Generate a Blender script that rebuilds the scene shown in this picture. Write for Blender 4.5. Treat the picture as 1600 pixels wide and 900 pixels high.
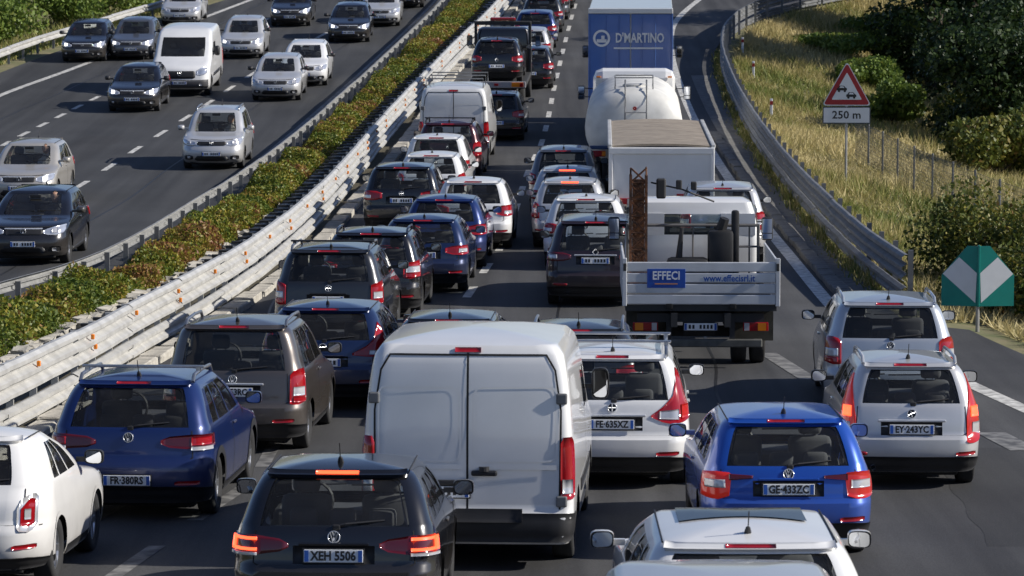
import bpy, bmesh, math, random
import numpy as np
from mathutils import Vector, Matrix
R=math.radians
random.seed(7); rng=np.random.default_rng(7)
for o in list(bpy.data.objects): bpy.data.objects.remove(o)
sc=bpy.context.scene
COL=sc.collection
# ---------------- camera, sky, sun, exposure ----------------
CZ=6.62; FPX=5000.; PITCH=R(6)
cam=bpy.data.cameras.new('camera'); co=bpy.data.objects.new('camera',cam); COL.objects.link(co)
co.location=(0,0,CZ); co.rotation_euler=(R(90)-PITCH,0,0)
cam.sensor_width=36; cam.lens=FPX/1600*36; cam.clip_end=3000; cam.clip_start=.5
cam.dof.use_dof=True; cam.dof.focus_distance=46; cam.dof.aperture_fstop=7.1
sc.camera=co
SUN_EL=R(31); SUN_AZ=R(94)      # azimuth clockwise from +Y (travel direction); +X is right
w=bpy.data.worlds.new('World'); sc.world=w; w.use_nodes=True
nt=w.node_tree; nt.nodes.clear()
sky=nt.nodes.new('ShaderNodeTexSky'); sky.sky_type='NISHITA'; sky.sun_disc=False
sky.sun_elevation=SUN_EL; sky.sun_rotation=SUN_AZ; sky.air_density=1.0; sky.dust_density=.35; sky.ozone_density=3.2
bg=nt.nodes.new('ShaderNodeBackground'); bg.inputs[1].default_value=.078
ow=nt.nodes.new('ShaderNodeOutputWorld'); tn=nt.nodes.new('ShaderNodeMix'); tn.data_type='RGBA'; tn.blend_type='MULTIPLY'; tn.inputs[0].default_value=1; tn.inputs[7].default_value=(1.0,.93,1.03,1); nt.links.new(sky.outputs[0],tn.inputs[6]); nt.links.new(tn.outputs[2],bg.inputs[0]); nt.links.new(bg.outputs[0],ow.inputs[0])
sl=bpy.data.lights.new('sun','SUN'); sl.energy=4.9; sl.angle=R(.53); sl.color=(1,.95,.87)
so=bpy.data.objects.new('sun',sl); COL.objects.link(so)
sv=Vector((math.sin(SUN_AZ)*math.cos(SUN_EL),math.cos(SUN_AZ)*math.cos(SUN_EL),math.sin(SUN_EL)))
so.rotation_euler=sv.to_track_quat('Z','Y').to_euler(); so.location=(40,60,60)
sc.view_settings.view_transform='Standard'; sc.view_settings.look='None'; sc.view_settings.exposure=0.34; sc.view_settings.gamma=1
sc.render.resolution_x=1024; sc.render.resolution_y=576
# ---------------- helpers ----------------
def zr(Y):
    Y=np.asarray(Y,float); Yc=np.clip(Y,10,165)
    return 5.3e-4*(Yc-61.7)**2+(Y>165)*(Y-165)*2*5.3e-4*(165-61.7)
def zf(Y): return float(zr(Y))
def gp(u,v,h=0.):
    a=(u-800)/FPX; b=-(v-450)/FPX
    x,y,z=a,math.cos(PITCH)+b*math.sin(PITCH),-math.sin(PITCH)+b*math.cos(PITCH)
    g=lambda t: CZ+t*z-(zf(t*y)+h)
    t=5.
    while g(t)>0 and t<600: t+=1
    lo,hi=t-1,t
    for _ in range(30):
        m=(lo+hi)/2
        if g(m)>0: lo=m
        else: hi=m
    return (t*x if False else lo*x, lo*y, CZ+lo*z)
def pchip(xs,ys):
    xs=np.asarray(xs,float); ys=np.asarray(ys,float); h=np.diff(xs); d=np.diff(ys)/h
    m=np.zeros(len(xs))
    m[0]=d[0]; m[-1]=d[-1]
    for i in range(1,len(xs)-1):
        if d[i-1]*d[i]>0:
            w1=2*h[i]+h[i-1]; w2=h[i]+2*h[i-1]; m[i]=(w1+w2)/(w1/d[i-1]+w2/d[i])
    def f(x):
        x=np.asarray(x,float); i=np.clip(np.searchsorted(xs,x)-1,0,len(xs)-2)
        t=(x-xs[i])/h[i]; lo=t<0; hi=t>1; tc=np.clip(t,0,1)
        r=(2*tc**3-3*tc**2+1)*ys[i]+(tc**3-2*tc**2+tc)*h[i]*m[i]+(-2*tc**3+3*tc**2)*ys[i+1]+(tc**3-tc**2)*h[i]*m[i+1]
        return r+np.where(lo,(t)*h[i]*m[i],0)+np.where(hi,(t-1)*h[i]*m[i+1],0)
    return f
def N(nt,typ,**kw):
    n=nt.nodes.new(typ)
    for k,v in kw.items(): setattr(n,k,v)
    return n
MATS={}
def mat(name,col,rough=.5,metal=0.,coat=0.,var=.12,scale=6.,emis=None,estr=0,spec=.5,bump=0,bscale=60,col2=None):
    """procedural material: base colour with noise variation"""
    if name in MATS: return MATS[name]
    m=bpy.data.materials.new(name); m.use_nodes=True; t=m.node_tree; b=t.nodes['Principled BSDF']
    b.inputs['Roughness'].default_value=rough; b.inputs['Metallic'].default_value=metal
    b.inputs['Coat Weight'].default_value=coat; b.inputs['Coat Roughness'].default_value=.06
    b.inputs['Specular IOR Level'].default_value=spec
    tc=N(t,'ShaderNodeTexCoord'); no=N(t,'ShaderNodeTexNoise'); no.inputs['Scale'].default_value=scale; no.inputs['Detail'].default_value=5
    t.links.new(tc.outputs['Object'],no.inputs['Vector'])
    mx=N(t,'ShaderNodeMix',data_type='RGBA'); c=tuple(col)+(1,)
    c2=tuple(col2)+(1,) if col2 else tuple(x*(1-var) for x in col)+(1,)
    mx.inputs[6].default_value=c; mx.inputs[7].default_value=c2
    mr=N(t,'ShaderNodeMapRange'); mr.inputs[1].default_value=.35; mr.inputs[2].default_value=.65
    t.links.new(no.outputs[0],mr.inputs[0]); t.links.new(mr.outputs[0],mx.inputs[0]); t.links.new(mx.outputs[2],b.inputs['Base Color'])
    if bump:
        n2=N(t,'ShaderNodeTexNoise'); n2.inputs['Scale'].default_value=bscale; t.links.new(tc.outputs['Object'],n2.inputs['Vector'])
        bp=N(t,'ShaderNodeBump'); bp.inputs['Strength'].default_value=bump; bp.inputs['Distance'].default_value=.02
        t.links.new(n2.outputs[0],bp.inputs['Height']); t.links.new(bp.outputs[0],b.inputs['Normal'])
    if emis: b.inputs['Emission Color'].default_value=tuple(emis)+(1,); b.inputs['Emission Strength'].default_value=estr
    MATS[name]=m; return m
def paint(name,col,metal=.25,rough=.32):
    if name in MATS: return MATS[name]
    m=mat(name,col,rough,metal,coat=.9,var=.06,scale=2.5)
    t=m.node_tree; b=t.nodes['Principled BSDF']        # road dust towards the sills and bumper, uneven
    tc=N(t,'ShaderNodeTexCoord'); no=N(t,'ShaderNodeTexNoise'); no.inputs['Scale'].default_value=3.; no.inputs['Detail'].default_value=6
    sp=N(t,'ShaderNodeSeparateXYZ'); t.links.new(tc.outputs['Object'],sp.inputs[0]); t.links.new(tc.outputs['Object'],no.inputs[0])
    mr=N(t,'ShaderNodeMapRange'); mr.inputs[1].default_value=.75; mr.inputs[2].default_value=.2; mr.inputs[3].default_value=.0; mr.inputs[4].default_value=.75
    t.links.new(sp.outputs[2],mr.inputs[0])
    mu=N(t,'ShaderNodeMath',operation='MULTIPLY'); t.links.new(mr.outputs[0],mu.inputs[0]); t.links.new(no.outputs[0],mu.inputs[1])
    mx=N(t,'ShaderNodeMix',data_type='RGBA'); src=b.inputs['Base Color'].links[0].from_socket
    t.links.new(src,mx.inputs[6]); mx.inputs[7].default_value=(.16,.14,.12,1); t.links.new(mu.outputs[0],mx.inputs[0]); t.links.new(mx.outputs[2],b.inputs['Base Color'])
    ma=N(t,'ShaderNodeMath',operation='MULTIPLY_ADD'); t.links.new(mu.outputs[0],ma.inputs[0]); ma.inputs[1].default_value=.5; ma.inputs[2].default_value=rough
    t.links.new(ma.outputs[0],b.inputs['Roughness'])
    return m
def glass(name,tint,rough=.02):
    if name in MATS: return MATS[name]
    m=bpy.data.materials.new(name); m.use_nodes=True; t=m.node_tree; t.nodes.clear()
    o=N(t,'ShaderNodeOutputMaterial'); tr=N(t,'ShaderNodeBsdfTransparent'); gl=N(t,'ShaderNodeBsdfGlossy'); fr=N(t,'ShaderNodeFresnel'); mx=N(t,'ShaderNodeMixShader')
    tr.inputs[0].default_value=tuple(tint)+(1,); gl.inputs['Roughness'].default_value=rough; bf=N(t,'ShaderNodeNewGeometry'); mi=N(t,'ShaderNodeMapRange'); mi.inputs[3].default_value=1.5; mi.inputs[4].default_value=1/1.5; t.links.new(bf.outputs['Backfacing'],mi.inputs[0]); t.links.new(mi.outputs[0],fr.inputs[0])
    no=N(t,'ShaderNodeTexNoise'); no.inputs['Scale'].default_value=3; tc=N(t,'ShaderNodeTexCoord'); t.links.new(tc.outputs['Object'],no.inputs[0])
    df=N(t,'ShaderNodeBsdfDiffuse'); df.inputs[0].default_value=(.3,.28,.25,1)
    ml=N(t,'ShaderNodeMath',operation='MULTIPLY'); ml.inputs[1].default_value=.06; t.links.new(no.outputs[0],ml.inputs[0])
    m2=N(t,'ShaderNodeMixShader'); t.links.new(ml.outputs[0],m2.inputs[0]); t.links.new(tr.outputs[0],m2.inputs[1]); t.links.new(df.outputs[0],m2.inputs[2])
    t.links.new(fr.outputs[0],mx.inputs[0]); t.links.new(m2.outputs[0],mx.inputs[1]); t.links.new(gl.outputs[0],mx.inputs[2]); t.links.new(mx.outputs[0],o.inputs[0])
    MATS[name]=m; return m
def leafmat(name,stops,rough=.5,trans=.25):
    """foliage: colour per leaf from the face attribute rnd"""
    if name in MATS: return MATS[name]
    m=bpy.data.materials.new(name); m.use_nodes=True; t=m.node_tree; b=t.nodes['Principled BSDF']
    at=N(t,'ShaderNodeAttribute'); at.attribute_name='rnd'; cr=N(t,'ShaderNodeValToRGB')
    e=cr.color_ramp.elements
    while len(e)<len(stops): e.new(.5)
    for i,(p,c) in enumerate(stops): e[i].position=p; e[i].color=tuple(c)+(1,)
    t.links.new(at.outputs['Fac'],cr.inputs[0]); t.links.new(cr.outputs[0],b.inputs['Base Color']); b.inputs['Roughness'].default_value=rough
    b.inputs['Specular IOR Level'].default_value=.3
    tl=N(t,'ShaderNodeBsdfTranslucent'); t.links.new(cr.outputs[0],tl.inputs[0]); ms=N(t,'ShaderNodeMixShader'); ms.inputs[0].default_value=trans
    o=t.nodes['Material Output']; t.links.new(b.outputs[0],ms.inputs[1]); t.links.new(tl.outputs[0],ms.inputs[2]); t.links.new(ms.outputs[0],o.inputs[0])
    MATS[name]=m; return m
def meshobj(name,verts,faces,m=None,parent=None,smooth=False,rnd=None):
    me=bpy.data.meshes.new(name)
    if isinstance(faces,np.ndarray):
        verts=np.asarray(verts,np.float32); k=faces.shape[1]
        me.vertices.add(len(verts)); me.vertices.foreach_set('co',verts.ravel())
        me.loops.add(faces.size); me.loops.foreach_set('vertex_index',faces.ravel().astype(np.int32))
        me.polygons.add(len(faces)); me.polygons.foreach_set('loop_start',np.arange(0,faces.size,k,dtype=np.int32)); me.polygons.foreach_set('loop_total',np.full(len(faces),k,np.int32))
        me.update(calc_edges=True)
    else:
        me.from_pydata([tuple(map(float,v)) for v in verts],[],faces); me.update()
    if smooth: me.polygons.foreach_set('use_smooth',np.ones(len(me.polygons),bool))
    if rnd is not None:
        a=me.attributes.new('rnd','FLOAT','FACE'); a.data.foreach_set('value',np.asarray(rnd,np.float32))
    o=bpy.data.objects.new(name,me); COL.objects.link(o)
    if m: me.materials.append(m)
    if parent: o.parent=parent
    return o
def thing(name,label,cat,loc=(0,0,0),rz=0,group=None):
    o=bpy.data.objects.new(name,None); COL.objects.link(o); o.location=loc; o.rotation_euler=(0,0,rz); o.empty_display_size=.1
    o['label']=label; o['category']=cat
    if group: o['group']=group
    return o
def tag(o,label=None,cat=None,group=None,kind=None):
    if label: o['label']=label
    if cat: o['category']=cat
    if group: o['group']=group
    if kind: o['kind']=kind
    return o
class MB:
    """collects shapes into ONE mesh"""
    def __init__(s): s.v=[]; s.f=[]
    def add(s,v,f):
        n=len(s.v); s.v+=[tuple(map(float,p)) for p in v]; s.f+=[tuple(i+n for i in q) for q in f]; return s
    def box(s,c,d,rot=None,taper=1.):
        x,y,z=[k/2 for k in d]; P=[(-x,-y,-z),(x,-y,-z),(x,y,-z),(-x,y,-z),(-x*taper,-y*taper,z),(x*taper,-y*taper,z),(x*taper,y*taper,z),(-x*taper,y*taper,z)]
        if rot is not None: P=[rot@Vector(p) for p in P]
        return s.add([(p[0]+c[0],p[1]+c[1],p[2]+c[2]) for p in P],[(0,3,2,1),(4,5,6,7),(0,1,5,4),(1,2,6,5),(2,3,7,6),(3,0,4,7)])
    def bbox(s,c,d,b=.01):
        x,y,z=[k/2 for k in d]; b=min(b,x*.9,y*.9,z*.9); bm=bmesh.new(); bmesh.ops.create_cube(bm,size=1)
        for v in bm.verts: v.co=(v.co.x*d[0],v.co.y*d[1],v.co.z*d[2])
        bmesh.ops.bevel(bm,geom=bm.edges[:],offset=b,segments=2,affect='EDGES',profile=.5)
        bm.verts.ensure_lookup_table()
        s.add([(v.co.x+c[0],v.co.y+c[1],v.co.z+c[2]) for v in bm.verts],[tuple(v.index for v in f.verts) for f in bm.faces]); bm.free(); return s
    def tube(s,pts,r,n=8,cap=True):
        pts=[Vector(p) for p in pts]; rr=r if hasattr(r,'__len__') else [r]*len(pts); rings=[]; base=len(s.v); V=[]
        up=Vector((0,0,1))
        for i,p in enumerate(pts):
            t=(pts[min(i+1,len(pts)-1)]-pts[max(i-1,0)]).normalized()
            a=t.cross(up if abs(t.z)<.95 else Vector((0,1,0))).normalized(); b=t.cross(a)
            for k in range(n):
                th=2*math.pi*k/n; V.append(p+a*math.cos(th)*rr[i]+b*math.sin(th)*rr[i])
        F=[(i*n+k,i*n+(k+1)%n,(i+1)*n+(k+1)%n,(i+1)*n+k) for i in range(len(pts)-1) for k in range(n)]
        if cap: F+=[tuple(range(n)),tuple(range((len(pts)-1)*n,len(pts)*n))]
        return s.add(V,F)
    def lathe(s,prof,axis='x',n=24,c=(0,0,0)):
        V=[];k=len(prof)
        for i in range(n):
            th=2*math.pi*i/n; cs,sn=math.cos(th),math.sin(th)
            for (a,r) in prof:
                p={'x':(a,r*cs,r*sn),'y':(r*cs,a,r*sn),'z':(r*cs,r*sn,a)}[axis]
                V.append((p[0]+c[0],p[1]+c[1],p[2]+c[2]))
        return s.add(V,[(i*k+j,i*k+j+1,((i+1)%n)*k+j+1,((i+1)%n)*k+j) for i in range(n) for j in range(k-1)])
    def build(s,name,m=None,parent=None,smooth=False):
        return meshobj(name,s.v,s.f,m,parent,smooth)
def autosmooth(o,ang=35):
    me=o.data
    me.polygons.foreach_set('use_smooth',np.ones(len(me.polygons),bool))
    bm=bmesh.new(); bm.from_mesh(me); a=R(ang)
    for e in bm.edges:
        e.smooth=not(len(e.link_faces)==2 and e.calc_face_angle(0)>a)
    bm.to_mesh(me); bm.free(); return o
TXT={}
def textobj(name,s,size,m,parent,loc,rot=(R(90),0,0),bold=.0,align='CENTER',sx=1.,extr=.001):
    key=(s,size,bold,align,extr)
    if key not in TXT:
        cu=bpy.data.curves.new('t','FONT'); cu.body=s; cu.size=size; cu.align_x=align; cu.align_y='CENTER'; cu.extrude=extr; cu.offset=bold; cu.resolution_u=2
        t=bpy.data.objects.new('t',cu); COL.objects.link(t); dg=bpy.context.evaluated_depsgraph_get()
        TXT[key]=bpy.data.meshes.new_from_object(t.evaluated_get(dg)); bpy.data.objects.remove(t)
    me=TXT[key].copy(); me.materials.clear(); me.materials.append(m)
    o=bpy.data.objects.new(name,me); COL.objects.link(o); o.parent=parent; o.location=loc; o.rotation_euler=rot; o.scale=(sx,1,1)
    return o
def copy_tree(o,parent=None):
    c=o.copy(); COL.objects.link(c); c.parent=parent
    for ch in o.children: copy_tree(ch,c)
    return c
# ================= ground, roads, barriers =================
def curve(pts,h=0.):
    q=sorted([gp(u,v,h)[:2] for u,v in pts],key=lambda p:p[1]); return pchip([p[1] for p in q],[p[0] for p in q])
def curveXY(pts): return pchip([p[1] for p in pts],[p[0] for p in pts])
cB=curveXY([(-21.6,60),(-21.4,90),(-20.3,120),(-19.2,130),(-17.6,137.6),(-14.6,150),(-9.5,168)])      # far left guard rail
cA=curveXY([(-19.6,60),(-19.3,90),(-18.4,114),(-17.1,124.4),(-15.1,138),(-12.4,152.2),(-8,170)])     # left edge line
cC=curveXY([(-16.0,60),(-15.9,80),(-15.6,99.6),(-15.3,106),(-14.8,114),(-13.0,130),(-11.1,143.6),(-9.3,155),(-7,168)])
cD=curveXY([(-12.5,60),(-12.1,75),(-11.7,86),(-11.4,97),(-10.8,109),(-10.1,120.6),(-9.1,130.8),(-7.8,140),(-6,153),(-3.5,168)])
cE=curveXY([(-10.6,48),(-9.2,57),(-8.5,60.5),(-8.1,64),(-7.5,75),(-6.75,88.4),(-6.1,102),(-5.45,114),(-4.4,130),(-3.2,145.5),(-1.4,168)])    # thin rail, left of the median
cF=curveXY([(-8.6,43),(-7.8,52),(-7.4,56.6),(-7.0,60.5),(-5.95,73.8),(-5.3,88),(-4.35,107.7),(-2.65,131),(-1.3,146),(.4,168)])   # edging stones
cK=curveXY([(-7.7,28),(-6.9,35),(-6.3,42),(-5.95,47),(-5.5,53),(-4.75,62.4),(-4.2,71.4),(-3.9,81.3),(-3.55,89),(-3.2,98.6),(-2.0,124),(0.0,146),(2.0,168)])  # foot of right carriageway
cG=curveXY([(-8.1,28),(-7.35,35),(-6.75,41.7),(-6.4,46),(-6.0,52),(-5.65,56),(-5.1,64),(-4.6,76),(-3.95,97),(-2.5,122),(-.65,143),(1.2,168)])
cL2=curveXY([(-2.2,38),(-1.4,52),(-.55,66.7),(-.15,73),(.1,80.5),(.5,91.3),(.9,98.6),(1.6,119),(2.3,136.4),(3.0,151),(4.0,168)])
cL1=curveXY([(-4.3,27),(-3.9,31.3),(-3.4,35.7),(-3.1,38.6),(-3.15,50),(-3.5,62),(-3.5,75),(-3.15,80),(-2.7,95),(-1.3,124),(.6,152),(1.9,168)])
cR=curveXY([(9.5,20),(8.6,34),(7.3,45.1),(6.9,48.5),(6.0,59),(6.05,70),(6.0,91),(6.05,104),(6.3,124),(6.9,139),(8.8,152),(12,162)])
cRR=curveXY([(7.4,58),(7.25,66.7),(7.3,80),(7.45,96),(7.75,112),(8.15,124),(8.7,131.5),(9.3,136),(10.4,141),(12.0,145.5),(15.5,151.5),(25,161),(40,172)])   # right guard rail
NO=lambda x,y,k=0: math.sin(x*.71+k)*math.cos(y*.53+1.3*k)+.5*math.sin(x*1.9+y*1.3+k)
def tz(x,Y):
    z=zr(np.minimum(Y,240))-.07
    xr=np.where(Y<58,cR(Y)+2.2,cRR(Y)+.55); d=np.maximum(0,x-xr); z=z-np.minimum(1.0,.13*d)-np.clip((d-5)*.28,0,4.2)*np.clip((Y-90)/30,0,1)+np.maximum(0,d-26)*.16
    xl=cB(np.clip(Y,60,200))-1; e=np.maximum(0,xl-x); z=z-np.minimum(.5,.1*e)+np.maximum(0,e-8)*.1
    return z
M_SOIL=mat('roadside soil',(.20,.17,.09),.95,var=.5,scale=1.5,col2=(.12,.13,.05),bump=.6,bscale=8)
xs=np.concatenate([np.linspace(-400,-60,8),np.linspace(-50,60,111),np.linspace(70,400,8)]); ys=np.concatenate([np.linspace(-60,10,4),np.linspace(16,240,113),np.linspace(260,900,9)])
XX,YY=np.meshgrid(xs,ys,indexing='ij'); ZZ=tz(XX,YY); n1,n2=XX.shape
idx=np.arange(n1*n2).reshape(n1,n2); FF=np.stack([idx[:-1,:-1],idx[1:,:-1],idx[1:,1:],idx[:-1,1:]],-1).reshape(-1,4)
g_=meshobj('ground',np.stack([XX,YY,ZZ],-1).reshape(-1,3),FF,M_SOIL,smooth=True); tag(g_,kind='structure')
def asphalt(name,base,dark):
    m=bpy.data.materials.new(name); m.use_nodes=True; t=m.node_tree; b=t.nodes['Principled BSDF']; b.inputs['Roughness'].default_value=.82; b.inputs['Specular IOR Level'].default_value=.35
    tc=N(t,'ShaderNodeTexCoord'); mp=N(t,'ShaderNodeMapping'); mp.inputs['Scale'].default_value=(1.5,.03,1); mp.inputs['Rotation'].default_value=(0,0,R(3))
    t.links.new(tc.outputs['Object'],mp.inputs[0]); a=N(t,'ShaderNodeTexNoise'); a.inputs['Scale'].default_value=1.2; a.inputs['Detail'].default_value=4; t.links.new(mp.outputs[0],a.inputs[0])
    f=N(t,'ShaderNodeTexNoise'); f.inputs['Scale'].default_value=45; f.inputs['Detail'].default_value=3; t.links.new(tc.outputs['Object'],f.inputs[0])
    p=N(t,'ShaderNodeTexNoise'); p.inputs['Scale'].default_value=.35; p.inputs['Detail'].default_value=6; t.links.new(tc.outputs['Object'],p.inputs[0])
    r1=N(t,'ShaderNodeMapRange'); r1.inputs[1].default_value=.3; r1.inputs[2].default_value=.7; t.links.new(a.outputs[0],r1.inputs[0])
    mx=N(t,'ShaderNodeMix',data_type='RGBA'); mx.inputs[6].default_value=base+(1,); mx.inputs[7].default_value=dark+(1,); t.links.new(r1.outputs[0],mx.inputs[0])
    m2=N(t,'ShaderNodeMix',data_type='RGBA',blend_type='MULTIPLY'); m2.inputs[0].default_value=.55; t.links.new(mx.outputs[2],m2.inputs[6])
    r2=N(t,'ShaderNodeMapRange'); r2.inputs[1].default_value=.3; r2.inputs[2].default_value=.7; r2.inputs[3].default_value=.45; r2.inputs[4].default_value=1.35; t.links.new(f.outputs[0],r2.inputs[0]); t.links.new(r2.outputs[0],m2.inputs[7])
    m3=N(t,'ShaderNodeMix',data_type='RGBA',blend_type='MULTIPLY'); m3.inputs[0].default_value=.5; t.links.new(m2.outputs[2],m3.inputs[6])
    r3=N(t,'ShaderNodeMapRange'); r3.inputs[1].default_value=.35; r3.inputs[2].default_value=.65; r3.inputs[3].default_value=.65; r3.inputs[4].default_value=1.2; t.links.new(p.outputs[0],r3.inputs[0]); t.links.new(r3.outputs[0],m3.inputs[7])
    t.links.new(m3.outputs[2],b.inputs['Base Color'])
    bp=N(t,'ShaderNodeBump'); bp.inputs['Strength'].default_value=.35; bp.inputs['Distance'].default_value=.01; t.links.new(f.outputs[0],bp.inputs['Height']); t.links.new(bp.outputs[0],b.inputs['Normal'])
    return m
A_R=asphalt('asphalt worn',(.072,.072,.073),(.031,.031,.033)); A_L=asphalt('asphalt dark',(.054,.055,.057),(.028,.029,.031))
def ribbon(name,fl,fr,Y0,Y1,n,dz,m,k=6,kind='structure',parent=None):
    Y=np.linspace(Y0,Y1,n+1); a=fl(Y); c=fr(Y); u=np.linspace(0,1,k+1); X=a[:,None]+(c-a)[:,None]*u; Yg=Y[:,None]+0*X; Z=zr(Yg)+dz
    i=np.arange((n+1)*(k+1)).reshape(n+1,k+1); F=np.stack([i[:-1,:-1],i[:-1,1:],i[1:,1:],i[1:,:-1]],-1).reshape(-1,4)
    o=meshobj(name,np.stack([X,Yg,Z],-1).reshape(-1,3),F,m,parent,True)
    if kind: tag(o,kind=kind)
    return o
ribbon('road',lambda Y:cK(Y)-.05,lambda Y: np.where(Y<56,cR(Y)+1.9,np.maximum(cRR(np.maximum(Y,56))-.35,cR(Y))),12,175,160,0,A_R,10)
ribbon('opposite_road',lambda Y:cB(Y)+.4,lambda Y:cE(Y)-.25,30,175,120,0,A_L,8)
M_LINE=mat('road paint',(.62,.61,.57),.6,var=.55,scale=7,col2=(.28,.27,.25))
M_LINEW=mat('worn road paint',(.22,.215,.205),.7,var=.6,scale=5,col2=(.06,.06,.06))
ribbon('edge_line',lambda Y:cA(Y)-.13,lambda Y:cA(Y)+.13,50,172,100,.005,M_LINE,1)
ribbon('edge_line',lambda Y:cR(Y)-.14,lambda Y:cR(Y)+.14,28,160,110,.005,M_LINE,1)
ribbon('edge_line',lambda Y:cE(Y)-1.0,lambda Y:cE(Y)-.86,70,165,80,.005,M_LINEW,1)
ribbon('edge_line',lambda Y:cL1(Y)-.11,lambda Y:cL1(Y)+.11,62,168,80,.005,M_LINEW,1)
def dashes(c,Y0,Y1,step,ln,w,m):
    Y=Y0
    while Y<Y1:
        ribbon('lane_dash',lambda q:c(q)-w/2,lambda q:c(q)+w/2,Y,Y+ln,3,.005,m,1); Y+=step
dashes(cC,62,168,3.0,1.5,.17,M_LINE); dashes(cD,60,168,5.1,2.2,.17,M_LINE)
dashes(cL2,52,168,4.6,2.0,.17,M_LINE); dashes(cL1,26,50,4.4,2.6,.18,M_LINEW)
for (u,v,ln,w) in ((1231,572,3.6,.3),(1575,690,1.8,.4)):
    X,Y,_=gp(u,v); ribbon('lane_dash',lambda q:X-.1*(q-Y)-w/2,lambda q:X-.1*(q-Y)+w/2,Y-ln/2,Y+ln/2,4,.006,M_LINEW,1)
M_CONC=mat('weathered concrete',(.46,.43,.37),.9,var=.35,scale=5,bump=.5,bscale=25); M_CONC2=mat('grey concrete',(.17,.165,.155),.9,var=.4,scale=4,bump=.5,bscale=25)
M_GALV=mat('pale galvanised steel',(.57,.56,.53),.5,.35,var=.25,scale=3); M_GALV2=mat('dull galvanised steel',(.20,.205,.21),.6,.35,var=.3,scale=3); M_DKST=mat('dark steel',(.03,.03,.03),.7)  # dull steel colour darkened further for the right rail's shaded face
M_ORANGE=mat('orange reflector',(.85,.25,.02),.3)
THRIE=[(0,.47),(.085,.51),(.085,.56),(.0,.62),(.0,.645),(.085,.70),(.085,.755),(.0,.81),(.0,.835),(.085,.89),(.085,.945),(.03,.99),(-.03,.99)]
WBEAM=[(0,.08),(.08,.12),(.08,.17),(.01,.215),(.01,.24),(.08,.285),(.08,.335),(.0,.375),(-.03,.375)]
WLOW=[(0,.42),(.08,.46),(.08,.52),(.01,.57),(.01,.60),(.08,.65),(.08,.70),(.0,.74),(-.03,.74)]
WTHIN=[(0,.50),(.05,.52),(.05,.58),(.0,.60),(.0,.62),(.05,.64),(.05,.69),(.0,.72),(-.04,.72)]
def sweep(c,prof,Y0,Y1,n,face,jit=0):
    Y=np.linspace(Y0,Y1,n+1); X=c(Y); dx=np.gradient(X,Y); nx=1/np.sqrt(1+dx**2); ny=-dx*nx; V=[]
    j=rng.normal(0,jit,n+1)
    for (o,z) in prof: V.append(np.stack([X+face*(o+j)*nx,Y+face*(o+j)*ny,zr(Y)+z],-1))
    V=np.stack(V,1); k=len(prof); i=np.arange((n+1)*k).reshape(n+1,k)
    F=np.stack([i[:-1,:-1],i[1:,:-1],i[1:,1:],i[:-1,1:]],-1).reshape(-1,4); return V.reshape(-1,3),F
POSTM=None
def post_mesh(h,m):
    o=MB().box((0,0,h/2),(.10,.055,h)).build('post',m); d=o.data; bpy.data.objects.remove(o); return d
def guard_rail(label,c,Y0,Y1,face,beams,m,step=1.5,panel=4.3,posth=1.0,pm=None,postoff=-.12,shadow_slat=False):
    t=thing('guard_rail',label,'guard rail',(float(c((Y0+Y1)/2)),(Y0+Y1)/2,zf((Y0+Y1)/2))); org=Vector(t.location)
    Y=Y0
    while Y<Y1-.1:
        e=min(Y+panel,Y1)
        for nm,pr in beams:
            V,F=sweep(c,pr,Y,e+.06,5,face,.006); V=V+np.array([0,rng.normal(0,.004),rng.normal(0,.008)]); o=meshobj(nm,V-np.array(org),F,m,t); autosmooth(o,25)
        Y=e
    pd=post_mesh(posth,pm or m); Y=Y0+.3
    while Y<Y1:
        o=bpy.data.objects.new('post',pd); COL.objects.link(o); o.parent=t; o.location=Vector((float(c(Y))+face*postoff,Y,zf(Y)))-org; Y+=step
    if shadow_slat:
        o=MB().box((-face*.42,0,.62),(.78,.12,.05)).build('shadow_slat',M_DKST); bd=o.data; bpy.data.objects.remove(o); Y=Y0  # solid dark slats drawn in place of shadow bars behind the rail
        while Y<Y1:
            o=bpy.data.objects.new('shadow_slat',bd); COL.objects.link(o); o.parent=t; o.location=Vector((float(c(Y)),Y,zf(Y)))-org; Y+=.95
    return t
gr=guard_rail('pale guard rail of three-wave and lower beams between the median shrubs and the queue',cG,29,165,1,[('upper_beam',THRIE),('lower_beam',WBEAM)],M_GALV,1.35,4.3,.95,shadow_slat=True)
o=MB().bbox((.06,0,0),(.05,.07,.075),.01).build('reflector',M_ORANGE); od=o.data; bpy.data.objects.remove(o)
for k,Y in enumerate(np.arange(40,150,3.6)):
    o=bpy.data.objects.new('orange_reflector',od); COL.objects.link(o); o.parent=gr; o.location=Vector((float(cG(Y))+.03,Y,zf(Y)+.82))-Vector(gr.location)
    if k%2==0:
        o=bpy.data.objects.new('orange_reflector',od); COL.objects.link(o); o.parent=gr; o.location=Vector((float(cG(Y))+.03,Y+.3,zf(Y)+.635))-Vector(gr.location)
guard_rail('thin grey guard rail along the far side of the median shrubs',cE,48,165,-1,[('beam',WTHIN)],mat('thin rail steel',(.34,.34,.33),.55,.3,var=.3),1.9,4.3,.66,M_GALV2,-.07)
guard_rail('dull grey double guard rail curving along the grassy bank on the right',cRR,59.5,166,-1,[('upper_beam',THRIE),('lower_beam',WBEAM)],M_GALV2,2.0,4.3,1.05)
guard_rail('pale guard rail beyond the oncoming lanes below dark trees',cB,70,165,1,[('beam',WLOW)],M_GALV,2.0,4.3,.72,M_GALV2)
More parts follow.
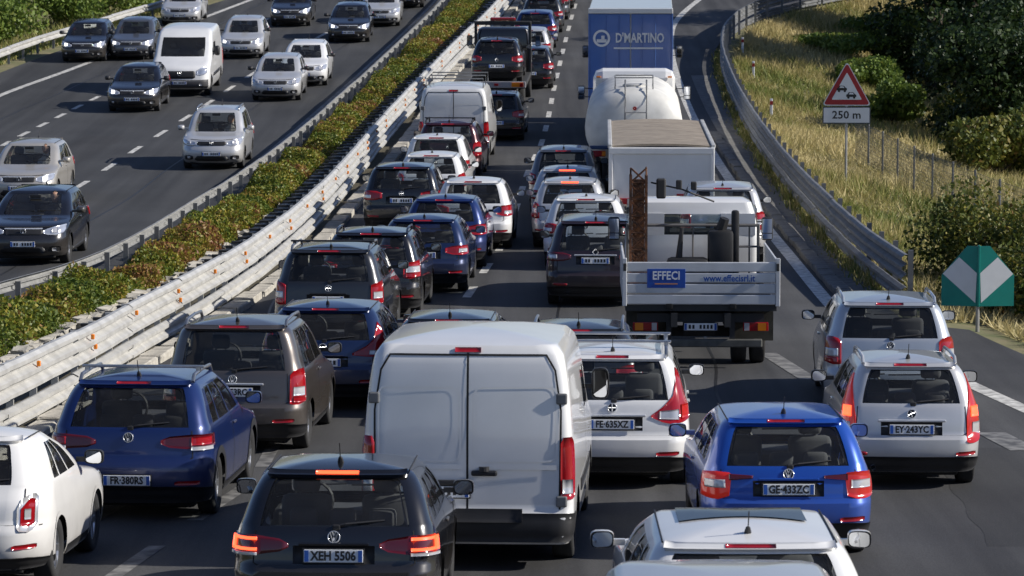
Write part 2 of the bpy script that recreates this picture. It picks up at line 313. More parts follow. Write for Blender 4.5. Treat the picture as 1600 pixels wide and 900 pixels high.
# edging stones, kerb blocks
def blocks(name,c,Y0,Y1,ln,w,h,m,gap,jit,base=-.05):
    t=tag(bpy.data.objects.new(name,None),kind='structure'); COL.objects.link(t); ms=[]
    for k in range(6):
        mb=MB(); mb.bbox((0,0,0),(w*random.uniform(.85,1.1),ln-gap,h),.03); o=mb.build('b',m)
        for v in o.data.vertices: v.co+=Vector((random.uniform(-1,1),random.uniform(-1,1),random.uniform(-1,1)))*jit
        ms.append(o.data); bpy.data.objects.remove(o)
    Y=Y0
    while Y<Y1:
        o=bpy.data.objects.new(name.rstrip('s')+'_block' if False else 'block',random.choice(ms)); COL.objects.link(o); o.parent=t
        sl=float(c(Y+.5)-c(Y-.5)); o.location=(float(c(Y))+random.gauss(0,jit*1.5),Y,zf(Y)+base+h/2+random.gauss(0,jit)); o.rotation_euler=(math.atan(float(zr(Y+.5)-zr(Y-.5))),random.gauss(0,jit),-math.atan(sl)+random.gauss(0,jit)); Y+=ln
    return t
blocks('edging_stones',lambda Y:cF(Y)+.05,40,160,.62,.26,.26,M_CONC,.08,.045)
blocks('kerb_blocks',lambda Y:cK(Y)-.12,32,160,1.5,.34,.17,M_CONC,.22,.012)
blocks('right_kerb',lambda Y:cR(Y)+.38,59,102,1.0,.30,.16,M_CONC2,.03,.008,-.03)
ribbon('drain_channel',lambda Y:cR(Y)+.55,lambda Y:cRR(Y)+.35,60,122,50,.012,M_CONC2,2)
# ================= vegetation =================
def quads(P,size,asp=.55,up=0.,rs=rng):
    n=len(P); d=rs.normal(size=(n,3)); d[:,2]+=up; d/=np.linalg.norm(d,axis=1,keepdims=True); e=np.cross(d,rs.normal(size=(n,3))); e/=np.linalg.norm(e,axis=1,keepdims=True)+1e-9
    s=(np.asarray(size)*rs.uniform(.6,1.3,n))[:,None]; a=d*s*.5; b=e*s*.5*asp
    V=np.stack([P-a,P+b*1.0-a*.1,P+a,P-b-a*.1],1).reshape(-1,3); return V,np.arange(4*n).reshape(n,4)
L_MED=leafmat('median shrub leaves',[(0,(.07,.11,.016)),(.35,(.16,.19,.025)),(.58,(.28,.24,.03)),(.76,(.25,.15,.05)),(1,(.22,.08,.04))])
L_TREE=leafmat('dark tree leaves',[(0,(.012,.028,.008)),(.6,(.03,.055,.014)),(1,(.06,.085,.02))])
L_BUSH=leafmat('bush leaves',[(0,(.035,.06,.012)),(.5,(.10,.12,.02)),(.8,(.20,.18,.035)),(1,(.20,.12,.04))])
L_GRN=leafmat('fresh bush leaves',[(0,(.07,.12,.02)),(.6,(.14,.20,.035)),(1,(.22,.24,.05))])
L_GRS=leafmat('mixed dry and green grass',[(0,(.10,.15,.03)),(.35,(.22,.23,.06)),(.6,(.38,.32,.13)),(1,(.55,.46,.23))],.6,.3)
M_BARK=mat('bark',(.06,.045,.03),.9,var=.4,bump=.5)
# median shrubs
n=270000; Y=47+118*rng.random(n)**1.0; u=rng.random(n); x0=cE(Y)+.12; x1=cF(Y)+.02; X=x0+(x1-x0)*u
bump=.5+.28*np.sin(X*1.7+Y*.9)+.22*np.sin(Y*2.1+X*.6)+.15*np.sin(Y*5.3+X*3); bump=bump+.30*np.sin(Y*.37+X*.8)+.22*np.sin(Y*.83+2); hh=np.clip(.34+.38*bump,.08,1.05)*np.clip(4*u*(1-u)+.35,0,1)
Zl=zr(Y)+hh*rng.random(n)**.35; keep=rng.random(n)<np.where(Y>110,.7,1.)
P=np.stack([X,Y,Zl],-1)[keep]; V,F=quads(P,.074*rng.choice([.7,1.,1.4],len(P)),.55,.3); tone=np.clip(.44+.2*np.sin(P[:,0]*.9+P[:,1]*.35)*np.cos(P[:,1]*.6)+.2*np.sin(P[:,1]*1.7+P[:,0]*2.3)+.12*np.sin(P[:,1]*.29+1)+rng.normal(0,.2,len(P)),0,1)
o=meshobj('median_shrubs',V,F,L_MED,rnd=tone); tag(o,'low green and rust-brown shrubs filling the median strip','shrubs',kind='stuff')
ribbon('median_soil',lambda Y:cE(Y)-.1,lambda Y:cK(Y)-.3,34,168,80,-.02,mat('median soil',(.10,.085,.05),.95,var=.5),4)
M_TAR=mat('tar seam',(.016,.016,.017),.5,var=.4)
for (f,Y0,Y1) in ((lambda Y:cL2(Y)+1.9+.05*np.sin(Y*.6),24,150),(lambda Y:cL2(Y)+4.9-.02*(Y-40)+.04*np.sin(Y*.9),24,70),(lambda Y:cL1(Y)-1.0+.05*np.sin(Y*.5),30,110),(lambda Y:cD(Y)+1.8+.05*np.sin(Y*.4),60,165),(lambda Y:cC(Y)-1.7+.06*np.sin(Y*.45),60,165)):
    ribbon('tar_seam',lambda Y:f(Y)-.022,lambda Y:f(Y)+.022,Y0,Y1,120,.003,M_TAR,1)
A_P=asphalt('asphalt patch',(.050,.050,.051),(.026,.026,.027))
for (xa,xb,Y0,Y1) in ((5.0,6.4,33,41),(2.2,3.9,36.5,40),(-1.0,.9,49,56),(-13.9,-12.6,92,101)):
    ribbon('road_patch',lambda Y:xa+.045*(Y-Y0)+.03*np.sin(Y*3),lambda Y:xb+.045*(Y-Y0)+.03*np.sin(Y*2.3),Y0,Y1,20,.002,A_P,1)
# roadside grass
n=170000; Y=40+135*rng.random(n); d=rng.random(n)**1.5*26; X=np.where(Y<57.5,cR(Y)+2.6,np.minimum(cRR(np.maximum(Y,57.5)),60)+.55)+d
hgt=rng.uniform(.18,.55,n)*np.clip(.75+.3*np.sin(X*.8)*np.cos(Y*.5),.4,1.2); Z=tz(X,Y); az=rng.random(n)*6.28; ln=rng.normal(0,.18,(n,2)); wd=.016+.0001*Y
B=np.stack([X,Y,Z],-1); s_=np.stack([np.cos(az)*wd,np.sin(az)*wd,0*az],-1); T=B+np.stack([ln[:,0],ln[:,1],hgt],-1)
V=np.stack([B-s_,B+s_,T],1).reshape(-1,3); F=np.arange(3*n).reshape(n,3)
tone=np.clip(.60+.3*np.sin(X*.35+1)*np.cos(Y*.16)+.18*np.sin(X*1.3+Y*.7)+rng.normal(0,.16,n),0,1)
o=meshobj('roadside_grass',V,F,L_GRS,rnd=tone); tag(o,'dry golden and green grass covering the bank right of the rail','grass',kind='stuff')
n=9000; Y=60+70*rng.random(n); X=cRR(Y)+.05+rng.normal(0,.13,n)-.12; az=rng.random(n)*6.28; hgt=rng.uniform(.08,.34,n)*(.4+.6*(np.sin(Y*1.9)+np.sin(Y*.7)>0)); B=np.stack([X,Y,zr(Y)],-1); s_=np.stack([np.cos(az)*.02,np.sin(az)*.02,0*az],-1); T=B+np.stack([rng.normal(0,.08,n),rng.normal(0,.08,n),hgt],-1)
o=meshobj('rail_foot_weeds',np.stack([B-s_,B+s_,T],1).reshape(-1,3),np.arange(3*n).reshape(n,3),L_GRS,rnd=np.clip(rng.normal(.4,.25,n),0,1)); tag(o,'tufts of weeds along the foot of the right guard rail','weeds',kind='stuff')
n=16000; Y=50+120*rng.random(n); X=cB(Y)-.5-rng.random(n)**1.5*6; Z=tz(X,Y); az=rng.random(n)*6.28; hgt=rng.uniform(.2,.5,n)
B=np.stack([X,Y,Z],-1); s_=np.stack([np.cos(az)*.03,np.sin(az)*.03,0*az],-1); T=B+np.stack([rng.normal(0,.15,n),rng.normal(0,.15,n),hgt],-1)
o=meshobj('verge_grass',np.stack([B-s_,B+s_,T],1).reshape(-1,3),np.arange(3*n).reshape(n,3),L_GRS,rnd=np.clip(rng.normal(.35,.2,n),0,1)); tag(o,'green grass verge behind the far left guard rail','grass',kind='stuff')
def bush(x,y,rx,ry,rz,n,m,label,cat='bush',name='bush',group=None,size=.14,z=None):
    zb=float(tz(np.array(x),np.array(y))) if z is None else z; t=thing(name,label,cat,(x,y,zb),group=group)
    k=9; C=rng.normal(0,.42,(k,3))*np.array([rx,ry,rz*.6]); C[:,2]=np.abs(C[:,2])+rz*.35; rad=rng.uniform(.4,.65,k)
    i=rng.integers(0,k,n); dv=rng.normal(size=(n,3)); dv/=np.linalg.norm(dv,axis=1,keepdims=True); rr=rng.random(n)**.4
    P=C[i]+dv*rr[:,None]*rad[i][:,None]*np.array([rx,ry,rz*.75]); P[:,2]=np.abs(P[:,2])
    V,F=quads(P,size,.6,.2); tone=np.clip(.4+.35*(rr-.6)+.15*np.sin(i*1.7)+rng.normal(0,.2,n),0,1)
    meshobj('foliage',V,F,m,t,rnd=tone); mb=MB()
    for q in range(5): mb.tube([(rng.normal(0,.1),rng.normal(0,.1),-.1),tuple(C[q]*.6),tuple(C[q])],[.04,.025,.01],5)
    mb.build('stems',M_BARK,t); return t
def tree(x,y,h,r,n,m,label,low=.15,size=.3,name='tree',group='dark trees on the right bank',z=None):
    zb=float(tz(np.array(x),np.array(y))) if z is None else z; t=thing(name,label,'tree',(x,y,zb),group=group)
    mb=MB(); top=(rng.normal(0,.3),rng.normal(0,.3),h*.8); mb.tube([(0,0,-.3),(rng.normal(0,.15),0,h*.3),top],[h*.035,h*.025,h*.008],8)
    k=26; C=[];rad=[]
    for q in range(k):
        f=rng.uniform(low,1); th=rng.random()*6.28; ro=r*math.sqrt(max(.05,1-((f-.45)/.62)**2))*rng.uniform(.45,.95); c=(ro*math.cos(th),ro*math.sin(th),h*f*.95); C.append(c); rad.append(r*rng.uniform(.26,.42))
        if q%2==0: mb.tube([(top[0]*f,top[1]*f,h*f*.6),(c[0]*.5,c[1]*.5,h*f*.8),c],[h*.012,h*.008,.02],5)
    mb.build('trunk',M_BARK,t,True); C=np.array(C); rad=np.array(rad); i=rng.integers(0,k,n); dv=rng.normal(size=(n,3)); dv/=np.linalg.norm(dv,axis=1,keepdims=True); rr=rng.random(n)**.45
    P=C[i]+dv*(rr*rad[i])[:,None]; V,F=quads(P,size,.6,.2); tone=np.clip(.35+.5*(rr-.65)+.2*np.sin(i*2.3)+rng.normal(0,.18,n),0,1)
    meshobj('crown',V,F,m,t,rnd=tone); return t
TREES=[(17.6,134,10.5,3.4,.05,'tall dark tree at the left end of the right-hand wood'),(21.5,129,11,4,.05,'broad dark tree in the middle of the right-hand wood'),(26,126,11,4.2,.05,'dark tree at the right edge of the picture'),
 (20.5,144,12,4.2,.05,'dark tree standing behind the left end of the wood'),(26,140,12,4.5,.08,'dark tree at the back right of the wood'),(18.2,118,4.6,2.2,.02,'small leafy tree below the dark wood, beyond the wire fence'),(16.0,108,4.4,2.3,.02,'dark leafy tree just right of the warning sign, above the fence'),(18.8,110,5.2,2.6,.02,'dark leafy tree at the right edge, above the fence'),(16.6,114.5,5.0,2.6,.02,'dark leafy tree behind the one right of the warning sign')]
for (x,y,h,r,lo,lb) in TREES: tree(x,y,h,r,17000 if h>8 else 12000,L_TREE if h>4.8 or x<16.2 else L_BUSH,lb,lo,.27 if h>8 else .2)
BU=[(9.6,60.5,1.3,1.6,1.5,L_BUSH,'dense dark green bush at the end of the guard rail'),(9.2,64.2,1.2,1.8,2.0,L_BUSH,'tall bush pressed against the back of the guard rail end'),(10.6,66,1.6,2,2.1,L_BUSH,'broad bush behind the bush at the guard rail end'),(12.6,67,1.8,2.2,2.1,L_BUSH,'broad yellow-green bush at the right edge above the chevron marker'),(11.0,62.5,1.5,1.6,1.75,L_BUSH,'rounded bush right behind the green chevron marker'),(10.4,58.2,1.1,1.1,1.25,L_BUSH,'small bush touching the chevron marker on its left'),(12.4,60,1.3,1.5,1.5,L_BUSH,'yellowish bush at the right edge beside the chevron marker'),
 (13.4,136,1.8,3.2,.9,L_GRN,'fresh green thicket above the ramp rail'),(17.0,144,2.2,3.4,1.2,L_GRN,'fresh green thicket at the top of the bank'),(21.5,150,2.6,3.4,1.6,L_GRN,'green bush highest on the bank near the top of the picture'),(14.0,127,1.4,2.4,1.0,L_GRN,'green bush between the thicket and the dark wood'),(13.2,112,1.0,1.6,1.0,L_GRN,'low green bush just behind the warning sign'),
 (15.2,101,1.6,2.2,1.7,L_BUSH,'straggly dark bush beyond the wire fence, nearest'),(17.5,104,2,2.4,2.0,L_BUSH,'straggly dark bush at the right edge above the fence'),(16.2,110,1.8,2.4,2.0,L_BUSH,'straggly dark bush beyond the wire fence, further back')]
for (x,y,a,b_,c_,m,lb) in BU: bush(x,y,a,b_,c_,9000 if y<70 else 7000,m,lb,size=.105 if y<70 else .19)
LB=[(-24.5,118,2.2,3.,1.5,'rust-brown bush behind the far left guard rail, nearest',L_MED),(-23.6,127,2,3.2,1.4,'rust-brown bush further along the far left guard rail',L_MED),(-19.6,146,2,3,2.0,'bright green bush at the top left behind the guard rail',L_GRN),(-22.3,137,2,3,1.7,'green bush between the brown bushes and the bright green one',L_GRN)]
for (x,y,a,b_,c_,lb,m) in LB: bush(x,y,a,b_,c_,6000,m,lb,size=.2)
for (x,y,h,r,lb) in ((-29,130,8,3.6,'dark tree at the top left corner, nearest'),(-27,143,9,4,'dark tree at the top left behind the brown bushes'),(-24,155,9,4,'dark tree at the top left beside the bright green bush'),(-33,145,10,4.5,'dark tree furthest left at the back')):
    tree(x,y,h,r,9000,L_TREE,lb,.03,.32,group='dark trees beyond the oncoming lanes')
# ================= vehicles: a body is a stack of plan outlines =================
M_BLK=mat('black plastic',(.018,.018,.02),.55,var=.3); M_GLOSSBLK=mat('gloss black',(.008,.008,.009),.12)
M_TYRE=mat('tyre rubber',(.022,.022,.023),.85,var=.3); M_RIM=mat('alloy rim',(.45,.46,.48),.3,.9); M_CHROME=mat('chrome',(.78,.79,.80),.22,.55)
M_UNDER=mat('underbody',(.012,.012,.012),.9); M_SEAT=mat('seat fabric',(.07,.07,.075),.9); M_SEATL=mat('grey seat fabric',(.10,.10,.105),.9)
M_RED=mat('red lens',(.30,.006,.01),.12,coat=.6); M_DRED=mat('dark red lens',(.09,.004,.008),.1,coat=.8); M_CLEAR=mat('clear lens',(.55,.55,.57),.1,.3,coat=.5)
M_LIT=mat('lit brake lamp',(.5,.02,.01),.3,emis=(1,.09,.03),estr=2.6); M_AMB=mat('amber lens',(.75,.22,.01),.2,coat=.5)
M_LITD=mat('dim lit tail lamp',(.35,.01,.01),.2,emis=(1,.05,.02),estr=.12,coat=.5)
M_HEAD=mat('headlamp lens',(.62,.64,.68),.08,.6,coat=.8); M_DRL=mat('lit headlamp',(.9,.9,.9),.2,emis=(1,.97,.9),estr=2.2)
M_PLATE=mat('plate white',(.78,.79,.79),.4,var=.05); M_PBLUE=mat('plate blue',(.02,.10,.42),.4); M_INK=mat('plate ink',(.012,.012,.015),.5)
M_SEAM=mat('panel gap',(.012,.012,.013),.8); M_MIRR=mat('mirror glass',(.7,.72,.75),.03,1.,var=.02)
G_DARK=glass('privacy glass',(.58,.60,.60)); G_TINT=glass('tinted glass',(.85,.88,.87)); G_CLR=glass('clear glass',(.82,.85,.84))
class Body:
    def __init__(s,rows):
        a=np.array(rows,float); s.z=a[:,0]; s.c=[pchip(s.z,a[:,i]) for i in range(1,a.shape[1])]
    def geo(s,z):
        yr,yf,w,rx,ry,fx,fy,br,bf=[c(z) for c in s.c]
        xa=w-rx; yb=yr+br*(xa/w)**2; ys=yb+ry; xf=w-fx; yfb=yf-bf*(xf/w)**2; ye=yfb-fy
        return yr,yf,w,rx,ry,fx,fy,br,bf,xa,yb,ys,xf,yfb,ye
    def P(s,t,z):
        t=np.asarray(t,float); z=np.asarray(z,float)+0*t
        yr,yf,w,rx,ry,fx,fy,br,bf,xa,yb,ys,xf,yfb,ye=s.geo(z)
        t1=np.clip(t,0,1); th=(np.clip(t,1,2)-1)*np.pi/2; u=np.clip(t,2,3)-2; tf=(np.clip(t,3,4)-3)*np.pi/2; t5=5-np.clip(t,4,5)
        x=np.select([t<=1,t<=2,t<=3,t<=4],[t1*xa,xa+rx*np.sin(th),w+.012*np.sin(np.pi*u),xf+fx*np.cos(tf)],t5*xf)
        y=np.select([t<=1,t<=2,t<=3,t<=4],[yr+br*(t1*xa/w)**2,yb+ry*(1-np.cos(th)),ys+u*(ye-ys),ye+fy*np.sin(tf)],yf-bf*(t5*xf/w)**2)
        return np.stack([x,y,z],-1)
    def tof(s,a,z,where):
        a=np.abs(np.asarray(a,float)); yr,yf,w,rx,ry,fx,fy,br,bf,xa,yb,ys,xf,yfb,ye=s.geo(z)
        if where=='rear':
            l2=(rx+ry)*.785; return np.select([a<xa,a<xa+l2],[a/xa,1+(a-xa)/l2],2+(a-xa-l2)/(ye-ys))
        if where=='front':
            l2=(fx+fy)*.785; return np.select([a<xf,a<xf+l2],[5-a/xf,4-(a-xf)/l2],3-(a-xf-l2)/(ye-ys))
        return 2+(a-ys)/(ye-ys)       # side: a is y
    def at(s,a,z,where='rear',sg=1):
        a=np.asarray(a,float); z=np.asarray(z,float)+0*a; p=s.P(s.tof(a,z,where),z)
        sign=sg*(np.where(a<0,-1,1) if where!='side' else 1); p[...,0]*=sign; return p
    def norm(s,a,z,where,sg):
        e=.004; pa=s.at(a+e,z,where,sg)-s.at(a-e,z,where,sg); pz=s.at(a,z+e,where,sg)-s.at(a,z-e,where,sg)
        n=np.cross(pa,pz); n/=np.linalg.norm(n,axis=-1,keepdims=True)+1e-9
        c=s.at(a,z,where,sg); ref=c-np.array([0,(s.c[0](.5)+s.c[1](.5))/2,.7]); ref[...,2]*=.3
        f=np.sign((n*ref).sum(-1,keepdims=True)); return n*np.where(f==0,1,f)
def orient(V,F,ref):
    V=np.array(V); f=F[len(F)//2]; n=np.cross(V[f[1]]-V[f[0]],V[f[2]]-V[f[0]])
    return F if np.dot(n,ref)>0 else [tuple(reversed(q)) for q in F]
def patch(b,st,off,where='rear',sg=1,n=10,nz=4,skirt=True,sunk=-.008):
    """conformal slab; st = stations (a, zlo, zhi)"""
    st=np.array(st,float); aa=np.unique(np.concatenate([np.linspace(st[0,0],st[-1,0],n+1),st[:,0]]))
    lo=np.interp(aa,st[:,0],st[:,1]); hi=np.interp(aa,st[:,0],st[:,2]); f=np.linspace(0,1,nz+1)
    Z=lo[:,None]+(hi-lo)[:,None]*f; A=aa[:,None]+0*Z
    Pn=b.at(A,Z,where,sg); Nn=b.norm(A,Z,where,sg); G=Pn+Nn*off; na,nb=Z.shape
    V=G.reshape(-1,3).tolist(); F=[(i*nb+j,(i+1)*nb+j,(i+1)*nb+j+1,i*nb+j+1) for i in range(na-1) for j in range(nb-1)]
    F=orient(V,F,Nn.reshape(-1,3)[(na//2)*nb])
    if skirt:
        bd=[(i,0) for i in range(na)]+[(na-1,j) for j in range(1,nb)]+[(i,nb-1) for i in range(na-2,-1,-1)]+[(0,j) for j in range(nb-2,0,-1)]
        S=(Pn+Nn*sunk); k=len(V); V+=[S[i,j].tolist() for i,j in bd]; m=len(bd)
        F+=[(bd[q][0]*nb+bd[q][1],bd[(q+1)%m][0]*nb+bd[(q+1)%m][1],k+(q+1)%m,k+q) for q in range(m)]
    return V,F
def strip(b,pts,wd=.013,off=.002,where='rear',sg=1,closed=False):
    P=[np.array(p,float) for p in pts]; 
    if closed: P.append(P[0])
    q=[]
    for i in range(len(P)-1):
        k=max(1,int(np.linalg.norm(P[i+1]-P[i])/.07))
        q+=[P[i]+(P[i+1]-P[i])*j/k for j in range(k)]
    q.append(P[-1]); q=np.array(q); d=np.gradient(q,axis=0); d/=np.linalg.norm(d,axis=1,keepdims=True)+1e-9
    nn=np.stack([-d[:,1],d[:,0]],1)*wd/2
    L=q+nn; Rr=q-nn; V=[]
    for s_ in (L,Rr):
        V.append(b.at(s_[:,0],s_[:,1],where,sg)+b.norm(s_[:,0],s_[:,1],where,sg)*off)
    m=len(q); V=np.concatenate(V).tolist(); return V,[(i,i+1,m+i+1,m+i) for i in range(m-1)]
def rrect(a0,a1,z0,z1,r,k=4):
    out=[]
    for cx,cz,t0 in ((a1-r,z0+r,-90),(a1-r,z1-r,0),(a0+r,z1-r,90),(a0+r,z0+r,180)):
        for i in range(k+1):
            th=R(t0+90*i/k); out.append((cx+r*math.cos(th),cz+r*math.sin(th)))
    return out
def shell(b,z0,zt,crown,holes,arches,Ra,zw,L):
    """body grid with window openings and wheel arches"""
    T=set(np.linspace(0,1,9))|set(1+np.linspace(0,1,7))|set(2+np.linspace(0,1,15))|set(3+np.linspace(0,1,7))|set(4+np.linspace(0,1,8))
    Z=set(np.linspace(z0,.85,14))|set(np.linspace(.85,zt,16))
    for (t0,t1,za,zb) in holes: T|={t0,t1}; Z|={za,zb}
    g=b.geo(.45); ys,ye=g[11],g[14]
    for yw in arches: T|=set(np.clip(2+(yw+np.linspace(-Ra-.06,Ra+.06,19)-ys)/(ye-ys),2,3))
    def thin(q,e):
        q=sorted(q); o=[q[0]]
        for x in q[1:]:
            if x-o[-1]>e: o.append(x)
        return np.array(o)
    T=thin(T,.004); Z=thin(Z,.008)
    # keep hole borders exact
    for (t0,t1,za,zb) in holes:
        for t in (t0,t1): T[np.argmin(abs(T-t))]=t
        for z in (za,zb): Z[np.argmin(abs(Z-z))]=z
    nT,nZ=len(T),len(Z); G=b.P(T[None,:]+0*Z[:,None],Z[:,None]+0*T[None,:])
    for yw in arches:
        sd=(T>=2)&(T<=3); dy=G[:,:,1]-yw; dz=G[:,:,2]-zw; rho=np.hypot(dy,dz); k=(abs(rho-Ra)<.034)&sd[None,:]&(rho>.05)
        G[:,:,1]=np.where(k,yw+dy*Ra/np.maximum(rho,.01),G[:,:,1]); G[:,:,2]=np.where(k,zw+dz*Ra/np.maximum(rho,.01),G[:,:,2])
    V=[];F=[]; idx={}
    def vid(i,j,s):
        if (j==0 or j==nT-1): s=1
        key=(i,j,s)
        if key not in idx: idx[key]=len(V); p=G[i,j]; V.append((p[0]*s,p[1],p[2]))
        return idx[key]
    for i in range(nZ-1):
        for j in range(nT-1):
            tm=(T[j]+T[j+1])/2; zm=(Z[i]+Z[i+1])/2
            if any(h[0]<tm<h[1] and h[2]<zm<h[3] for h in holes): continue
            if 2<=tm<=3:
                c=(G[i,j]+G[i+1,j]+G[i,j+1]+G[i+1,j+1])/4
                if any(math.hypot(c[1]-yw,c[2]-zw)<Ra-.004 for yw in arches): continue
            for s in (1,-1):
                q=(vid(i,j,s),vid(i,j+1,s),vid(i+1,j+1,s),vid(i+1,j,s)); q=tuple(dict.fromkeys(q))
                if len(q)>2: F.append(q if s==1 else q[::-1])
    # roof dome
    top=G[-1]; yc=(top[:,1].min()+top[:,1].max())/2; prev=[vid(nZ-1,j,1) for j in range(nT)]+[vid(nZ-1,j,-1) for j in range(nT-2,0,-1)]
    ring0=[V[i] for i in prev]
    for k in (.95,.85,.7,.5,.25,.08):
        z=zt+crown*(1-k**2); cur=[]
        for p in ring0: cur.append(len(V)); V.append((p[0]*k,yc+(p[1]-yc)*(.12+.88*k) if k<.9 else yc+(p[1]-yc)*(1-(1-k)*.88),z))
        m=len(cur); F+=[(prev[i],prev[(i+1)%m],cur[(i+1)%m],cur[i]) for i in range(m)]; prev=cur
    F.append(tuple(prev)); b.roof=(zt,crown,yc,top)
    return V,F
def roofz(b,x,y):
    zt,cr,yc,top=b.roof; w=top[:,0].max(); h=(top[:,1].max()-top[:,1].min())/2
    k=max(abs(x)/w,(abs(y-yc)/h-.12)/.88,0); k=min(k,1); return zt+cr*(1-k*k)
WHEEL={}
def wheel_mesh(r,wd,truck=False):
    key=(r,wd,truck)
    if key in WHEEL: return WHEEL[key]
    h=wd/2; ty=MB().lathe([(-h*.75,r*.62),(-h,r*.72),(-h,r*.93),(-h*.8,r),(-h*.25,r*1.0),(h*.25,r),(h*.8,r),(h,r*.93),(h,r*.72),(h*.75,r*.62)],'x',28)
    t=ty.build('wheel',M_TYRE,None,True)
    rm=MB().lathe([(-h*.7,r*.60),(-h*.7,.02),(h*.2,.02),(h*.2,r*.5),(h*.7,r*.58),(h*.78,r*.66),(h*.7,r*.68)],'x',24)
    for k in range(5):
        th=2*math.pi*k/5; rm.box((h*.55,math.cos(th)*r*.33,math.sin(th)*r*.33),(h*.4,r*.16,r*.66),Matrix.Rotation(th-math.pi/2,3,'X'))
    rm.lathe([(h*.3,.001),(h*.8,.001),(h*.8,r*.14),(h*.3,r*.14)],'x',12)
    q=rm.build('rim',M_RIM); WHEEL[key]=(t.data,q.data)
    bpy.data.objects.remove(t); bpy.data.objects.remove(q); return WHEEL[key]
def add_wheel(par,x,y,r,wd=.2,truck=False,rimmat=None):
    tm,rm=wheel_mesh(r,wd,truck)
    o=bpy.data.objects.new('wheel',tm); COL.objects.link(o); o.parent=par; o.location=(x,y,r)
    if x<0: o.rotation_euler=(0,0,math.pi)
    q=bpy.data.objects.new('rim',rm); COL.objects.link(q); q.parent=o
    if rimmat:
        q.material_slots[0].link='OBJECT'; q.material_slots[0].material=rimmat
    return o
def emblem(kind,par,loc,r,tilt=0):
    """round or diamond badge; loc on the surface, facing -y (rear) when tilt>=0"""
    mb=MB()
    if kind=='diamond':
        pts=[(0,0,1.25*r),(.95*r,0,0),(0,0,-1.25*r),(-.95*r,0,0),(0,0,1.25*r)]
        for i in range(4): mb.tube([pts[i],pts[i+1]],r*.2,6)
    else:
        mb.lathe([(.004,r*.86),(-.008,r*.88),(-.010,r),(.004,r*1.02)],'y',28)
        bars={'vw':[((-.6,.62),(-.18,-.75)),((.6,.62),(.18,-.75)),((-.18,-.75),(0,-.1)),((.18,-.75),(0,-.1)),((-.28,.8),(0,.15)),((.28,.8),(0,.15))],
              'cross':[((-.8,0),(.8,0)),((0,-.8),(0,.8))],'arrow':[((-.7,-.3),(.7,.35)),((-.2,.6),(.1,-.7))],'oval':[((-.75,0),(.75,0))]}[kind]
        for (a,c) in bars: mb.tube([(a[0]*r,-.004,a[1]*r),(c[0]*r,-.004,c[1]*r)],r*.14,6)
        o2=MB().lathe([(.0,.0005),(-.003,r*.3),(-.003,r*.88)],'y',24).build('emblem_disc',M_GLOSSBLK)
    o=mb.build('emblem',M_CHROME,par,True); o.location=loc; o.rotation_euler=(tilt,0,0)
    if kind!='diamond': o2.parent=o
    return o
def plate(par,loc,txt,tilt=0,front=False,w=.52,blue2=True,sq=False):
    p=MB().bbox((0,0,0),(w,.012,.112),.004).build('number_plate',M_PLATE,par); p.location=loc; p.rotation_euler=(tilt,0,math.pi if front else 0)
    for s in ((-1,1) if blue2 else (-1,)):
        MB().box((s*(w/2-.024),-.008,0),(.036,.004,.1)).build('blue_band',M_PBLUE,p)
    MB().bbox((0,.006,0),(w+.03,.012,.135),.004).build('plate_frame',M_BLK,p)
    if txt: textobj('plate_lettering',txt,.112,M_INK,p,(0.0,-.0085,-.002),bold=.004,sx=.84)
    else:
        mb=MB()
        for k in range(7):
            if k!=2: mb.box((-.17+k*.057,-.0075,0),(.034,.003,.062))
        tag(mb.build('plate_characters',M_INK,p),kind='stuff')
    return p
def seat(par,x,y,zb,m,kind='front'):
    mb=MB(); wd=.46 if kind=='front' else 1.18
    mb.bbox((x,y+.0,zb+.30),(wd,.16,.58),.06); mb.bbox((x,y+.28,zb+.05),(wd,.5,.16),.05)
    hs=[x] if kind=='front' else [x-.36,x,x+.36]
    for hx in hs: mb.bbox((hx,y-.01,zb+.70),(.25,.10,.19),.045); mb.tube([(hx-.06,y,zb+.55),(hx-.06,y,zb+.66)],.008,5); mb.tube([(hx+.06,y,zb+.55),(hx+.06,y,zb+.66)],.008,5)
    o=mb.build('seat' if kind=='front' else 'rear_bench',m,par); return autosmooth(o,50)
def door_mirror(par,b,L,zb,col,s,big=False,yoff=1.62):
    y=L-yoff; z=zb+.10; x=float(b.at(y,zb-.03,'side')[0]); W_,H_=(.2,.15) if not big else (.2,.36)
    mb=MB(); rings=[(-.045,.96),(.0,1.),(.05,.92),(.09,.7),(.115,.35)]; n=16; V=[];F=[]
    for (dy,k) in rings:
        for i in range(n):
            th=2*math.pi*i/n; c,sn=math.cos(th),math.sin(th); e=.55
            V.append((W_/2*k*math.copysign(abs(c)**e,c),dy,H_/2*k*math.copysign(abs(sn)**e,sn)))
    F=[(i*n+k,i*n+(k+1)%n,(i+1)*n+(k+1)%n,(i+1)*n+k) for i in range(4) for k in range(n)]+[tuple(range(4*n,5*n))]
    mb.add(V,F); mb.box((-s*(W_/2+.03),.02,-.03),(.12,.05,.05))
    o=mb.build('door_mirror',col,par,True); o.location=(s*(x+W_/2+.05),y,z+(.1 if big else 0)); autosmooth(o,50)
    gV=[(V[i][0]*.9,-.042,V[i][2]*.88) for i in range(n)]
    bk=[(V[i][0]*.985,-.043,V[i][2]*.985) for i in range(n)]
    meshobj('mirror_rim',bk+[(p[0]*.93,-.0431,p[2]*.9) for p in bk],[(i,(i+1)%n,n+(i+1)%n,n+i) for i in range(n)],M_BLK,o)
    g=meshobj('mirror_glass',gV,[tuple(range(n))],M_MIRR,o); g.rotation_euler=(R(3),0,R(-7*s))
    return o
